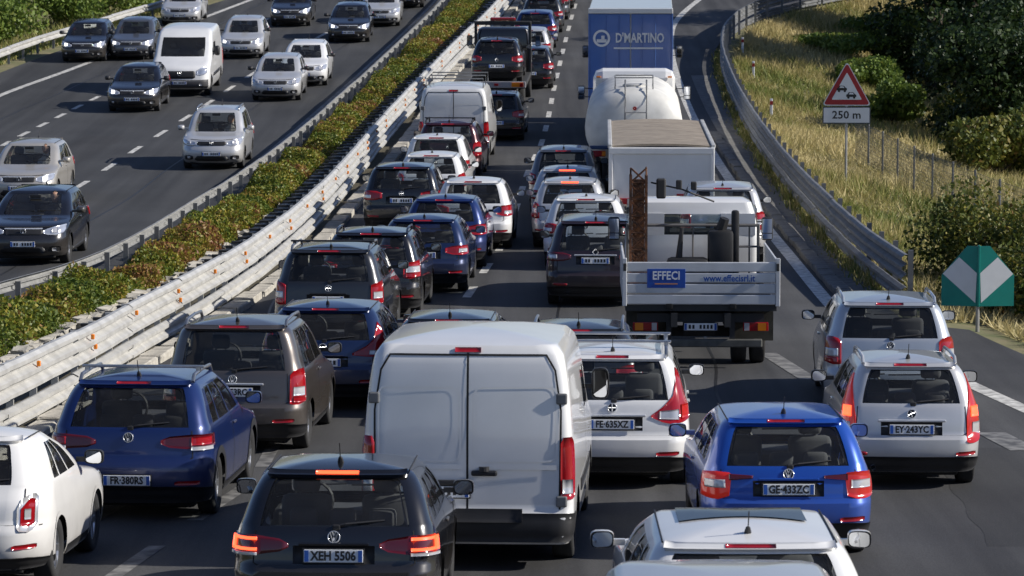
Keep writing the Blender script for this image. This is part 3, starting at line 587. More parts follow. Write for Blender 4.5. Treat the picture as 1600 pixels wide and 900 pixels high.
DEF=dict(L=4.2,W=1.79,H=1.48,g=.2,belt=.96,bump=.60,d1=.12,d2=.42,dw=.0,tuck=.175,nose=.76,cowl=1.18,wind=.92,wr=.315,ywr=.80,ywf=.86,rx=.26,ry=.34,grx=.14,gry=.22,
 glass='dark',rails=None,bars=None,ant=True,logo='cross',lz=None,plz=.78,ptxt='',plate_y=0,brake=False,rimm=None,rec=True,strip=None,cladding=True,wiper=True,fog=True,crown=.07,
 lights=None,rwin=None,spoiler=True,seats=M_SEAT,pw=.9,third=True,front='a',glow=False,detail=True,mir=True,handle=False,bow=.07)
def make_car(spec,label,name='car',cat='car',group=None,facing='rear'):
    s=dict(DEF); s.update(spec); L,W2,H=s['L'],s['W']/2,s['H']; g,bt,bp=s['g'],s['belt'],s['bump']; d1,d2=s['d1'],s['d2']; zt=H-s['crown']; cl=bt+.03
    rx,ry,qx,qy=s['rx'],s['ry'],s['grx'],s['gry']; tk=s['tuck']; nz=s['nose']; cw=s['cowl']; wi=s['wind']; bw=s['bow']
    rows=[(g,.16,L-.22,W2*.93,rx,ry,.30,.42,bw,.14),(g+.10,.05,L-.07,W2*.975,rx,ry,.32,.45,bw,.15),(.45,.0,L,W2*.992,rx,ry,.34,.48,bw,.16),
      (bp,.005,L-.02,W2,rx,ry,.34,.50,bw,.17),(bp+.035,.055,L-.05,W2*.999,rx*.95,ry*.95,.34,.5,bw,.17),(nz,.07,L-.15,W2*.995,rx*.9,ry*.9,.33,.5,bw,.18),
      (nz+.06,.08,L-.30,W2*.985,rx*.85,ry*.85,.32,.45,bw,.18),(bt,d1,L-cw-.05,W2*.955,rx*.8,ry*.8,.22,.34,bw,.16),(bt+.04,d1+.025,L-cw-.13,W2*.935,rx*.7,ry*.7,.16,.28,bw*.9,.14),
      (bt+.6*(zt-bt),d1+.5*(d2-d1)+.01,L-cw-.62*wi,W2*.955-tk*.58,qx*1.1,qy,.13,.22,bw*.8,.10),(zt-.05,d2-.03,L-cw-wi,W2*.955-tk,qx,qy,.12,.2,bw*.7,.08),(zt,d2+.03,L-cw-wi-.08,W2*.955-tk-.055,qx,qy,.12,.2,bw*.6,.06)]
    b=Body(rows); par=thing(name,label,cat,group=group); par['_L']=L; col=s['col']
    wz0,wz1=bt+.03,zt-.05
    if s['rwin']: wz0,wz1=bt+s['rwin'][0],zt-s['rwin'][1]
    zs0,zs1=bt+.035,zt-.075
    holes=[(0,.98,wz0,wz1),(2.10,2.27,zs0,zs1),(2.30,2.60,zs0,zs1),(2.63,2.93,zs0,zs1),(4.10,5,cl-.02,zt-.055)]
    Ra=s['wr']+.055; ywr,ywf=s['ywr'],L-s['ywf']
    V,F=shell(b,g,zt,s['crown'],holes,[ywr,ywf],Ra,s['wr'],L)
    body=autosmooth(meshobj('body',V,F,col,par),42)
    def part(nm,vf,m,p=par): return meshobj(nm,vf[0],vf[1],m,p,True)
    GL={'dark':G_DARK,'tint':G_TINT,'clear':G_CLR}[s['glass']]
    # glazing
    def pane(nm,t0,t1,za,zb,m,sides=(1,-1),centre=False,fr=.03):
        for sg in sides:
            tt=np.linspace(-t1 if (centre and t0==0) else t0,t1,13) if not(centre and t1==5) else np.linspace(t0,10-t0,13)
            zz=np.linspace(za-.012,zb+.012,5); A,Zg=np.meshgrid(tt,zz,indexing='ij')
            tm=np.abs(A) if t0==0 else np.where(A>5,10-A,A); Pp=b.P(tm,Zg); Pp[...,0]*=sg*(np.where(A<0,-1,1) if t0==0 else np.where(A>5,-1,1))
            c=np.array([0,L/2,bt]); out=Pp-c; n=np.cross(np.gradient(Pp,axis=0),np.gradient(Pp,axis=1)); n/=np.linalg.norm(n,axis=-1,keepdims=True)+1e-9
            n*=np.sign((n*out).sum(-1,keepdims=True)); Q=Pp-n*.006
            V=Q.reshape(-1,3).tolist(); F=[(i*5+j,(i+1)*5+j,(i+1)*5+j+1,i*5+j+1) for i in range(12) for j in range(4)]; F=orient(V,F,n[6,2])
            gl=meshobj(nm,V,F,m,par,True)
            # black ceramic border on the pane, rounded inside
            na=28; al=np.linspace(0,1,na,endpoint=False); U0,U1=tt[0],tt[-1]; Z0,Z1=za-.012,zb+.012
            ex=(tt[-1]-tt[0])/2; ez=(Z1-Z0)/2; 
            pa=Pp[6,:]; wid=np.linalg.norm(Pp[-1,2]-Pp[0,2]); hei=np.linalg.norm(Pp[6,-1]-Pp[6,0])
            def ringpts(inset,rnd):
                pts=rrect(-wid/2+inset,wid/2-inset,-hei/2+inset,hei/2-inset,rnd,6); return [(p[0]/wid*2*ex+(U0+U1)/2,p[1]/hei*2*ez+(Z0+Z1)/2) for p in pts]
            o_=ringpts(0,.004); i_=ringpts(fr,.06); q=np.array(o_+i_); tq=np.abs(q[:,0]) if t0==0 else np.where(q[:,0]>5,10-q[:,0],q[:,0])
            B=b.P(tq,q[:,1]); B[:,0]*=sg*(np.where(q[:,0]<0,-1,1) if t0==0 else np.where(q[:,0]>5,-1,1)); nn=B-c; nn[:,2]*=.5; nn/=np.linalg.norm(nn,axis=1,keepdims=True); B=B-nn*.0035
            k=len(o_); meshobj('window_seal',B.tolist(),[(i,(i+1)%k,k+(i+1)%k,k+i) for i in range(k)],M_GLOSSBLK,gl)
    pane('rear_window',0,.98,wz0,wz1,GL,(1,),True,.032)
    for (t0,t1) in ((2.10,2.27),(2.30,2.60)): pane('side_window',t0,t1,zs0,zs1,GL)
    pane('side_window',2.63,2.93,zs0,zs1,G_TINT)
    pane('windscreen',4.10,5,cl-.02,zt-.055,G_CLR,(1,),True,.035)
    # wheels, arches, underbody
    for sx in (1,-1):
        for yw in (ywr,ywf):
            add_wheel(par,sx*(W2-.125),yw,s['wr'],rimmat=s['rimm'])
            th=np.linspace(R(-12),R(192),25); V=[]
            for rr in (Ra-.035,Ra+.05 if s['cladding']=='suv' else Ra+.016):
                yy=yw+rr*np.cos(th); zz=np.maximum(s['wr']+rr*np.sin(th),g+.005); p=b.at(yy,zz,'side',sx); p[:,0]+=sx*.006; V+=p.tolist()
            meshobj('wheel_arch',V,[(i,i+1,25+i+1,25+i) for i in range(24)],M_BLK if s['cladding']=='suv' else col,par,True)
    MB().bbox((0,L/2,.36),(2*W2-.5,L-.5,.42),.04).box((0,L/2,.53),(2*W2-.12,L-1.9-.9,.16)).box((0,.45,.27),(1.0,.5,.16)).build('underbody',M_UNDER,par)
    ex=MB().lathe([(.03,.03),(.25,.03)],'y',10,(-W2*.55,0,.27)); ex.build('exhaust',M_CHROME if s['detail'] else M_BLK,par)
    # cabin
    for sx in (1,-1): seat(par,sx*.37,L-cw-1.32,bt-.44,s['seats'])
    seat(par,0,max(d2+.55,1.0),bt-.72,s['seats'],'rear')
    MB().bbox((0,d2+.22,bt-.12),(2*W2-.42,.5,.03),.01).build('parcel_shelf',M_SEAT,par)
    MB().bbox((0,L-cw-.42,bt-.19),(2*W2-.3,.5,.22),.06).build('dashboard',M_SEAT,par)
    sw=MB().lathe([(0,.17),(.012,.185),(0,.2),(-.012,.185),(0,.17)],'y',18,(-.37,L-cw-.72,bt-.0)); sw.build('steering_wheel',M_BLK,par)
    MB().bbox((0,L-cw-.75*wi,zt-.09),(.24,.03,.07),.012).build('interior_mirror',M_BLK,par)
    if s['mir']:
        for sx in (1,-1): door_mirror(par,b,L,bt,s.get('mcol') or M_BLK,sx,yoff=cw+.42)
    # doors: panel gaps and handles
    gz=g+.14
    for sx in (1,-1):
        for ys_ in (L-cw-1.28,L-cw-2.2):
            if ys_-ywr<Ra+.02: continue
            part('door_gap',strip(b,[(ys_,gz),(ys_,bt-.0)],where='side',sg=sx),M_SEAM)
            p=b.at(ys_+.13,bt-.10,'side',sx); h=MB().bbox((0,0,0),(.03,.17,.028),.01).build('door_handle',col if s['handle'] is False else M_CHROME,par); h.location=(float(p[0])+sx*.012,float(p[1]),float(p[2]))
        part('sill',patch(b,[(ywr+Ra+.03,g+.0,g+.10),(ywf-Ra-.03,g+.0,g+.10)],.008,'side',sx,8,2),M_BLK)
    # ---- rear ----
    lz=s['lz'] or (bt-.06); tl=lambda z: math.atan(float((b.at(0.,z+.03)[1]-b.at(0.,z-.03)[1])/.06))
    if s['logo']: emblem(s['logo'],par,(0,float(b.at(0.,lz)[1])-.006,lz),.055,-tl(lz))
    pz=s['plz']; pt=tl(pz)
    if pz>bp:
        part('plate_recess',patch(b,[(-.36,pz-.075,pz+.085),(.36,pz-.075,pz+.085)],.001,n=8,nz=2,sunk=-.01),M_BLK if s['detail'] else col)
        MB().bbox((0,float(b.at(0.,pz+.1)[1])-.015,pz+.10),(.62 if not s['strip'] else .8,.03,.03),.01).build('plate_lamp_bar',M_CHROME if s['strip']=='chrome' else col,par)
    plate(par,(s['plate_y'],float(b.at(0.,pz)[1])-.02,pz),s['ptxt'],-pt*.6)
    # tailgate gap
    aw=min(W2-.16,.72); part('tailgate_gap',strip(b,[(-aw+.02,bt),(-aw,bp+.07),(-aw+.06,bp+.042),(aw-.06,bp+.042),(aw,bp+.07),(aw-.02,bt)]),M_SEAM)
    if s['cladding']:
        ch=.40 if s['cladding']!='low' else .33
        part('lower_bumper',patch(b,[(-1.15,g+.01,ch-.04),(-.7,g+.01,ch),(.7,g+.01,ch),(1.15,g+.01,ch-.04)],.007,n=30,nz=3),M_BLK)
    part('bumper_gap',strip(b,[(-W2-.1,bp+.03),(W2+.1,bp+.03)],.012),M_SEAM)
    if s['rec']:
        for sx in (1,-1): part('reflector',patch(b,[(.52,.42,.45),(.56,.415,.46),(.78,.42,.465),(.82,.43,.46)],.006,sg=sx,n=5,nz=2),M_RED)
    for i,(st,m) in enumerate(s['lights'] or []):
        for sx in (1,-1): part('tail_light' if i==0 else 'tail_light_segment',patch(b,st,.012+.006*i,sg=sx,n=12,nz=5),m)
    if s['spoiler']:
        hw=W2-tk-.10
        part('roof_spoiler',patch(b,[(-hw,zt-.045,zt-.004),(hw,zt-.045,zt-.004)],.038,n=14,nz=3),col)
        if s['third']: 
            tb=patch(b,[(-.19,zt-.038,zt-.014),(.19,zt-.038,zt-.014)],.043,n=6,nz=1); part('third_brake_light',tb,M_LIT if s['brake'] else M_RED)
    elif s['third']: part('third_brake_light',patch(b,[(-.15,zt-.04,zt-.012),(.15,zt-.04,zt-.012)],.012,n=6,nz=1),M_LIT if s['brake'] else M_RED)
    if s['wiper']:
        y0=float(b.at(0.,wz0+.02)[1]); y1=float(b.at(.3,wz0+.10)[1])
        MB().tube([(.02,y0-.02,wz0+.01),(.10,y0-.02,wz0+.03),(.44,y1-.015,wz0+.055)],.011,6).bbox((.02,y0-.015,wz0),(.07,.04,.05),.012).build('rear_wiper',M_BLK,par)
    if s['ant']:
        ya=d2+.28; za=roofz(b,0,ya); MB().tube([(0,ya+.05,za-.02),(0,ya,za+.045),(0,ya-.02,za+.06)],[.035,.02,.006],8).tube([(0,ya-.01,za+.04),(0,ya-.09,za+.19)],.005,5).build('antenna',M_BLK,par)
    if s['rails']:
        rm={'silver':M_RIM,'black':M_BLK,'white':col}[s['rails']]; xr=b.roof[3][:,0].max()-.02
        for sx in (1,-1):
            y0,y1=d2+.18,L-cw-wi-.25; ps=[(sx*xr,y0-.05,zt-.0),(sx*xr,y0+.06,zt+.07),(sx*xr,(y0+y1)/2,zt+.085),(sx*xr,y1-.06,zt+.07),(sx*xr,y1+.05,zt)]
            MB().tube(ps,.022,8).build('roof_rail',rm,par,True)
        if s['bars']:
            for yy in (d2+.55,L-cw-wi-.6)[:s['bars']]:
                MB().bbox((0,yy,zt+.13),(2*xr+.12,.07,.03),.01).box((-xr,yy,zt+.10),(.05,.07,.06)).box((xr,yy,zt+.10),(.05,.07,.06)).build('roof_bar',s.get('barm',M_BLK),par)
    elif s['detail']:
        xr=b.roof[3][:,0].max()
        for sx in (1,-1): MB().tube([(sx*(xr-.02),d2+.12+k*.1*(L-cw-wi-d2-.3),roofz(b,xr-.02,d2+.12)+.004) for k in range(11)],.008,5).build('roof_ditch_trim',M_BLK,par)
    if s.get('sunroof'):
        yc=b.roof[2]; gx=np.linspace(-.5,.5,9); gy=np.linspace(yc+.0,yc+.62,8); V=[(x,y,roofz(b,x,y)+.012) for x in gx for y in gy]; meshobj('sunroof',V,[(i*8+j,(i+1)*8+j,(i+1)*8+j+1,i*8+j+1) for i in range(8) for j in range(7)],M_GLOSSBLK,par,True)
    # ---- front ----
    fz=.50; fy=float(b.at(0.,fz,'front')[1])
    if s['front']:
        hl=[(.42,nz-.11,nz-.05),(.52,nz-.14,nz-.01),(.72,nz-.15,nz+.03),(.92,nz-.10,nz+.05),(1.0,nz-.04,nz+.05)]
        for sx in (1,-1):
            part('headlight',patch(b,hl,.010,'front',sx,12,4),M_HEAD)
            part('headlight_lens',patch(b,[(.60,nz-.10,nz-.02),(.75,nz-.10,nz+.0)],.02,'front',sx,4,3),M_DRL if s['glow'] else M_CLEAR)
            part('fog_light_bezel',patch(b,[(.52,.32,.40),(.62,.30,.43),(.78,.30,.43),(.84,.33,.41)],.006,'front',sx,6,3),M_BLK)
            part('fog_light',patch(b,[(.62,.33,.40),(.72,.33,.40)],.012,'front',sx,3,2),M_CLEAR)
        part('grille',patch(b,[(-.42,nz-.10,nz-.05),(-.36,nz-.14,nz-.02),(.36,nz-.14,nz-.02),(.42,nz-.10,nz-.05)],.006,'front',1,14,4),M_BLK)
        part('grille_trim',strip(b,[(-.40,nz-.015),(.40,nz-.015)],.022,.012,'front'),M_CHROME)
        part('lower_grille',patch(b,[(-.48,.30,.34),(-.40,.27,.42),(.40,.27,.42),(.48,.30,.34)],.006,'front',1,12,3),M_BLK)
        e=emblem(s['logo'] or 'cross',par,(0,float(b.at(0.,nz-.06,'front')[1])+.02,nz-.06),.058,0); e.rotation_euler=(0,0,math.pi)
        plate(par,(0,float(b.at(0.,.47,'front')[1])+.022,.475),'',0,True)
        part('bonnet_gap',strip(b,[(-.62,nz+.03),(-.3,nz+.012),(.3,nz+.012),(.62,nz+.03)],.01,.003,'front'),M_SEAM)
        for sx in (1,-1):
            zz=cl+.06; p0=b.at(.1*sx,zz,'front'); p1=b.at(.1*sx+.5,zz+.03,'front')
        yw_=float(b.at(0.,cl+.06,'front')[1]); MB().tube([(-.05,yw_+.02,cl+.055),(.5,yw_-.10,cl+.075)],.01,5).tube([(-.6,yw_-.08,cl+.06),(-.1,yw_+.0,cl+.07)],.01,5).build('windscreen_wipers',M_BLK,par)
    par['_yr']=ywr; par['_yf']=ywf; par['_W']=s['W']
    return par
SPOTS=[]
def heading(x,Y):
    h=.045+(max(0,min(1,(62-Y)/25)))*(-.004*x); return math.atan(h)
def gY(u,Y):
    z=zf(Y); return (u-800)/FPX*(Y*math.cos(PITCH)+(CZ-z)*math.sin(PITCH)),Y,z
def place(car,u,v,rear=True,hd=None,Y=None):
    X,Y,_=gp(u,v) if Y is None else gY(u,Y); a=heading(X,Y) if hd is None else hd; L=car['_L']
    off=car['_yr'] if rear else L-car['_yf']
    if not rear:   # oncoming: nose towards the camera
        a_=a+math.pi; ox,oy=-math.sin(a_)*(-car['_yf']),math.cos(a_)*(-car['_yf'])
        car.location=(X+ox,Y+oy,0); rz=a_; 
        fy=Y; by=Y+3.; sl=(zf(by)-zf(fy))/3.
        pit=-math.atan(sl); car.rotation_euler=(pit,0,-a+math.pi)
        car.location=(X+math.sin(a)*car['_yf'],Y+math.cos(a)*car['_yf'],zf(Y)+sl*car['_yf'])
    else:
        car.location=(X-math.sin(a)*car['_yr'],Y-math.cos(a)*car['_yr'],0)
        sl=(zf(Y+2.6)-zf(Y))/2.6; pit=math.atan(sl); car.rotation_euler=(pit,0,-a); car.location.z=zf(Y)-sl*car['_yr']
    SPOTS.append((car,X,Y,a,L,car['_W'],rear))
    return car
# ================= the cars =================
C={'white':paint('white paint',(.72,.72,.715),0,.3),'ivory':paint('ivory white paint',(.74,.73,.71),0,.3),'silver':paint('silver paint',(.58,.58,.58),.4,.33),'silver2':paint('cool silver paint',(.45,.48,.52),.45,.33),
 'blue':paint('deep blue paint',(.010,.027,.125),.35,.28),'bright':paint('bright blue paint',(.012,.075,.40),.3,.28),'navy':paint('navy paint',(.012,.026,.085),.4,.28),'black':paint('black paint',(.010,.010,.012),.2,.22),
 'char':paint('charcoal paint',(.032,.034,.038),.5,.3),'brown':paint('grey-brown paint',(.115,.10,.09),.6,.33),'maroon':paint('dark maroon paint',(.05,.010,.014),.4,.28),'grey':paint('grey paint',(.13,.14,.16),.6,.3),'beige':paint('beige silver paint',(.52,.49,.44),.45,.33),'plum':paint('plum black paint',(.030,.018,.022),.4,.28)}
def S(col,**k): d=dict(col=C[col]); d.update(k); return d
def wedge(b,lo=-.20,hi=.02,a0=.52,a1=1.10,m=M_RED): return [([(a0,b+lo+.05,b+hi-.05),(a0+.14,b+lo+.01,b+hi-.01),(.8,b+lo,b+hi),(a1,b+lo+.02,b+hi-.01)],m),([(.72,b+lo+.05,b+lo+.12),(.95,b+lo+.05,b+lo+.12)],M_CLEAR)]
def tall(b,t,lo=-.34,a0=.68,a1=1.02,m=M_RED,low=M_RED): return [([(a0,b+lo,b-.02),(a0+.05,b+lo-.01,t),(a0+.14,b+lo-.01,t+.02),(a1,b+lo+.03,b+.05)],m),([(a0+.05,b+lo+.10,b+lo+.21),(a1-.04,b+lo+.10,b+lo+.21)],M_CLEAR),([(a0+.05,b+lo+.015,b+lo+.085),(a1-.04,b+lo+.02,b+lo+.085)],low)]
HATCH=dict(); 
# --- near queue, seen from behind ---
K=[]
def car(u,v,label,spec,**kw):
    c=make_car(spec,label,group='cars queueing away from the camera'); place(c,u,v,True,**kw); return c
# three-box light for VW suv
car(219,800,'dark blue SUV with silver roof rails, cross bar and number plate FR 380RS',S('blue',L=4.25,W=1.82,H=1.56,belt=1.0,bump=.64,d2=.5,plz=.47,ptxt='FR·380RS',rails='silver',bars=1,barm=M_RIM,logo='vw',lz=.93,
  lights=[([(.36,.86,.90),(.46,.82,.94),(.70,.80,.96),(1.12,.82,.95)],M_DRED),([(.70,.845,.93),(.98,.845,.93)],M_RED),([(.70,.79,.83),(1.0,.79,.83)],M_CLEAR)],cladding='suv',strip=None,mcol=C['blue'],wr=.33))
car(533,976,'black estate car with lit brake lights and number plate XEH 5506',S('black',L=3.95,W=1.82,H=1.49,belt=.95,d2=.5,plz=.74,ptxt='XEH 5506',logo='vw',lz=.90,brake=True,mcol=C['black'],glass='tint',
  lights=[([(.40,.81,.84),(.48,.77,.88),(.70,.74,.91),(1.12,.76,.90)],M_DRED),([(.68,.865,.89),(1.0,.865,.89)],M_LIT),([(.68,.775,.80),(1.0,.775,.80)],M_LIT),([(.94,.775,.89),(1.0,.775,.89)],M_LIT),([(.68,.735,.76),(1.0,.735,.76)],M_CLEAR)]),hd=R(2.0))
car(1222,860,'bright blue hatchback with number plate GE 433ZC',S('bright',L=4.3,W=1.74,H=1.46,belt=.93,d2=.45,plz=.74,ptxt='GE·433ZC',logo='vw',lz=.89,glass='tint',mcol=C['bright'],
  lights=[([(.40,.85,.875),(.58,.83,.885),(.60,.67,.90),(.74,.63,.91),(1.02,.66,.89)],M_LITD),([(.64,.75,.83),(.9,.75,.83)],M_CLEAR),([(.36,.845,.87),(.60,.825,.885)],M_DRED)]),hd=R(0))
car(1415,752,'silver tall hatchback with upright red lights and number plate EY 243YC',S('silver',L=4.2,W=1.64,H=1.52,belt=.98,d2=.36,plz=.72,ptxt='EY·243YC',logo='arrow',lz=.90,glass='tint',strip='chrome',rwin=(.03,.05),
  lights=[([(.66,.58,.86),(.70,.56,1.10),(.76,.56,1.34),(.86,.57,1.30),(.98,.62,1.0)],M_LITD),([(.74,.66,.80),(.9,.66,.80)],M_CLEAR),([(.72,.86,.98),(.86,.86,.98)],M_LIT)],rails='white'),hd=R(2))
car(1385,640,'silver SUV just ahead of the tall silver hatchback, near the chevron marker',S('silver2',L=4.5,W=1.84,H=1.62,belt=1.05,d2=.34,plz=.80,logo='vw',lights=tall(1.05,1.08,-.32),rails='white'),hd=R(3))
car(957,752,'white people carrier with red lights reaching up the pillars, number plate FE 635XZ',S('white',L=4.6,W=1.83,H=1.62,belt=1.02,d2=.32,plz=.78,ptxt='FE·635XZ',logo='cross',lz=.97,glass='clear',strip='chrome',rails='silver',bars=2,barm=M_RIM,
  lights=[([(.46,.86,.88),(.60,.80,.98),(.72,.78,1.10),(.80,.79,1.42),(.88,.80,1.38),(1.05,.84,1.0)],M_RED),([(.56,.84,.93),(.80,.83,.95)],M_CLEAR),([(.84,.84,1.0),(.98,.86,1.0)],M_LITD)]),hd=R(2.5))
car(376,698,'grey-brown people carrier with number plate EE 653RC beside the guard rail',S('brown',L=4.1,W=1.85,H=1.68,belt=1.03,d2=.30,plz=.80,ptxt='EE·653RC',logo='vw',lz=.96,strip='chrome',rails='silver',lights=tall(1.03,1.06,-.38,.74,1.02)))
car(-34,906,'ivory white rounded small hatchback cut off at the left edge',S('ivory',L=3.55,W=1.63,H=1.49,belt=.98,d2=.55,d1=.18,plz=.70,logo='oval',rx=.42,ry=.6,grx=.22,gry=.4,cladding='low',
  lights=[([(.56,.62,.80),(.60,.59,.88),(.70,.58,.93),(.76,.60,.93),(.80,.66,.90)],M_CHROME),([(.60,.64,.80),(.70,.62,.89),(.76,.66,.88)],M_RED),([(.64,.70,.80),(.71,.70,.80)],M_CLEAR)]),hd=R(3.4))
car(513,633,'dark navy hatchback with red triangular lights between the brown carrier and the white van',S('navy',L=4.2,W=1.82,H=1.48,belt=.97,d2=.5,plz=.70,logo='oval',lights=[([(.42,.80,.83),(.62,.78,.93),(.72,.78,1.02),(.78,.80,1.24),(.84,.80,1.2),(1.1,.82,.95)],M_RED),([(.66,.81,.87),(.9,.81,.87)],M_CLEAR)],mcol=C['navy']))
car(520,535,'charcoal SUV with roof rails and one cross bar, ahead of the grey-brown carrier',S('char',L=4.25,W=1.86,H=1.66,belt=1.06,d2=.34,plz=.80,logo='cross',lz=.99,rails='silver',bars=1,lights=tall(1.06,1.06,-.34,.72,1.0)))
car(584,493,'black SUV directly ahead of the charcoal one with a cross bar',S('black',L=4.0,W=1.83,H=1.60,belt=1.02,d2=.36,plz=.8,logo='cross',lights=tall(1.02,1.02,-.26,.6,1.0),rails='white'))
car(664,453,'dark blue estate with diamond badge in the middle of the queue',S('navy',L=4.1,W=1.76,H=1.47,belt=.95,d2=.42,plz=.76,logo='diamond',lz=.88,lights=wedge(.94,-.18,.0,.45),glass='tint',mcol=C['navy']))
car(697,416,'dark blue hatchback just ahead of the estate with diamond badge',S('blue',L=4.0,W=1.76,H=1.5,belt=.97,d2=.4,plz=.5,logo='vw',lights=wedge(.93,-.2,.02,.5)))
car(741,386,'white crossover with rounded red lights, right of the two dark blue cars',S('white',L=3.8,W=1.74,H=1.56,belt=1.0,d2=.42,plz=.8,logo='cross',lights=wedge(.98,-.22,.02,.52,1.15),cladding='suv'))
car(631,362,'black crossover with red wide lights beside the kerb blocks',S('black',L=4.05,W=1.82,H=1.6,belt=1.02,d2=.4,plz=.8,logo='cross',lights=wedge(.98,-.18,.04,.45,1.15),glass='tint',cladding='suv'))
car(676,331,'white hatchback nearer of the two white ones ahead of the black crossover',S('white',L=3.85,W=1.74,H=1.5,belt=.97,d2=.42,plz=.6,logo='cross',lights=tall(.97,1.0,-.28)))
car(684,306,'white hatchback further of the two white ones ahead of the black crossover',S('white',L=3.85,W=1.75,H=1.62,belt=1.0,d2=.4,plz=.6,logo='cross',lights=wedge(.97,-.2,.02)))
car(703,282,'dark maroon SUV with black roof bar behind the white ladder-rack van',S('maroon',L=4.15,W=1.82,H=1.66,belt=1.05,d2=.34,plz=.8,logo='cross',lights=tall(1.05,1.1,-.3),rails='black',bars=1,glass='tint'))
car(776,218,'dark car peeking out right of the ladder-rack van',S('black',L=4.2,W=1.78,H=1.5,belt=.97,plz=.6,logo='cross',lights=wedge(.95)))
# right-hand lane
car(931,474,'dark plum people carrier with diamond badge left of the flatbed truck',S('plum',L=4.6,W=1.86,H=1.64,belt=1.02,d2=.36,plz=.88,logo='diamond',lz=1.03,lights=wedge(1.0,-.14,.03,.45,1.15,M_DRED),glass='tint',strip='chrome'))
car(916,417,'white hatchback directly ahead of the dark plum people carrier',S('white',L=3.95,W=1.78,H=1.52,belt=.98,plz=.6,logo='vw',lights=wedge(.96),glass='tint'))
car(891,385,'silver hatchback second ahead of the dark plum people carrier',S('silver',L=3.9,W=1.70,H=1.54,belt=.98,plz=.6,logo='vw',lights=tall(.98,1.02,-.28),glass='tint',brake=True))
car(887,357,'blue-grey hatchback third ahead of the dark plum people carrier',S('silver2',L=3.9,W=1.70,H=1.48,belt=.96,plz=.6,logo='vw',lights=wedge(.95),brake=True))
car(881,331,'dark grey SUV fourth ahead of the dark plum people carrier, beside the tarpaulin truck',S('grey',L=4.3,W=1.72,H=1.62,belt=1.02,plz=.8,logo='vw',lights=tall(1.0,1.0,-.25),glass='tint'))
car(1128,408,'silver SUV in front of the flatbed truck, beside the ramp kerb',S('silver',L=4.5,W=1.84,H=1.66,belt=1.05,plz=.8,logo='vw',lights=tall(1.05,1.1,-.3),glass='clear',brake=False))
for (u,v,cl_,lb) in ((828,137,'black','dark car right beside the tow truck'),(826,104,'silver','silver car just ahead of the dark car beside the tow truck'),(837,74,'blue','blue car in the far line right of the tow truck'),(848,50,'char','dark car third from the top of the far line'),(858,30,'grey','grey car second from the top of the far line'),(868,12,'black','dark car at the very top of the far line')):
    car(u,v,lb,S(cl_,L=4.2,W=1.78,H=1.52,belt=.98,plz=.6,logo=None,lights=wedge(.95),detail=False,front=None,wiper=False))
# nearest roofs at the bottom edge
def at_depth(spec,label,x,Y,hd=0):
    c=make_car(spec,label,group='cars queueing away from the camera'); 
    c.location=(x,Y,zf(Y)); c.rotation_euler=(0,0,-hd); SPOTS.append((c,x,Y+c['_yr'],hd,c['_L'],c['_W'],True)); return c
# --- oncoming ---
def onc(u,v,label,spec,**kw):
    c=make_car(spec,label,group='oncoming cars'); kw.setdefault('hd',R(.4)); place(c,u,v,False,**kw); return c
onc(335,262,'silver tall hatchback with dark oval grille nearest the median on the far side',S('silver',L=4.15,W=1.76,H=1.62,belt=1.0,nose=.84,logo='cross',glass='tint',rails='silver',lights=tall(1.,1.03,-.3),wind=.8,cowl=1.05,mcol=C['silver']))
onc(211,173,'black hatchback with bright headlights in front of the white van',S('black',L=4.2,W=1.78,H=1.47,logo='vw',lights=wedge(.95),glow=True,glass='tint'))
onc(133,95,'black hatchback leading near the left edge line',S('black',L=4.2,W=1.78,H=1.47,logo='vw',lights=wedge(.95),glow=True,glass='tint'))
onc(208,92,'dark grey hatchback with a bright headlight left of the white van',S('grey',L=4.1,W=1.76,H=1.5,logo='vw',lights=wedge(.95),glow=True,glass='tint'))
onc(284,38,'silver hatchback at the top behind the white van',S('silver',L=4.2,W=1.76,H=1.5,logo='vw',lights=wedge(.95),glass='tint'))
onc(379,90,'silver hatchback right of the white van, behind the median pair',S('silver',L=4.2,W=1.76,H=1.5,logo='vw',lights=wedge(.95),glass='tint',glow=True))
onc(433,156,'silver hatchback front of the overlapping pair near the median',S('silver',L=4.2,W=1.76,H=1.48,logo='vw',lights=wedge(.95),glass='tint'))
onc(476,133,'white hatchback half hidden behind the silver one near the median',S('white',L=4.2,W=1.76,H=1.5,logo='vw',lights=wedge(.95),glass='tint'))
onc(455,40,'black hatchback at the top edge of the oncoming lanes',S('black',L=4.2,W=1.78,H=1.47,logo='vw',lights=wedge(.95),glow=True))
onc(546,65,'black hatchback by the median in front of the far silver one',S('black',L=4.2,W=1.78,H=1.47,logo='vw',lights=wedge(.95),glow=True,glass='tint'))
onc(595,40,'far silver hatchback by the median at the top',S('silver',L=4.2,W=1.76,H=1.5,logo='vw',lights=wedge(.95),glass='tint'))
onc(634,11,'dark car furthest up the oncoming lanes by the median',S('char',L=4.2,W=1.76,H=1.48,logo='vw',lights=wedge(.95)))
onc(46,410,'black hatchback nearest in the oncoming lanes at the left edge',S('black',L=4.2,W=1.79,H=1.49,belt=.97,nose=.8,logo='vw',lights=wedge(.95),glow=False,glass='tint',mcol=C['black']))
onc(38,318,'beige silver hatchback behind the nearest black one at the left edge',S('beige',L=4.2,W=1.76,H=1.5,logo='vw',lights=wedge(.95),glow=True,glass='clear',mcol=C['beige']))

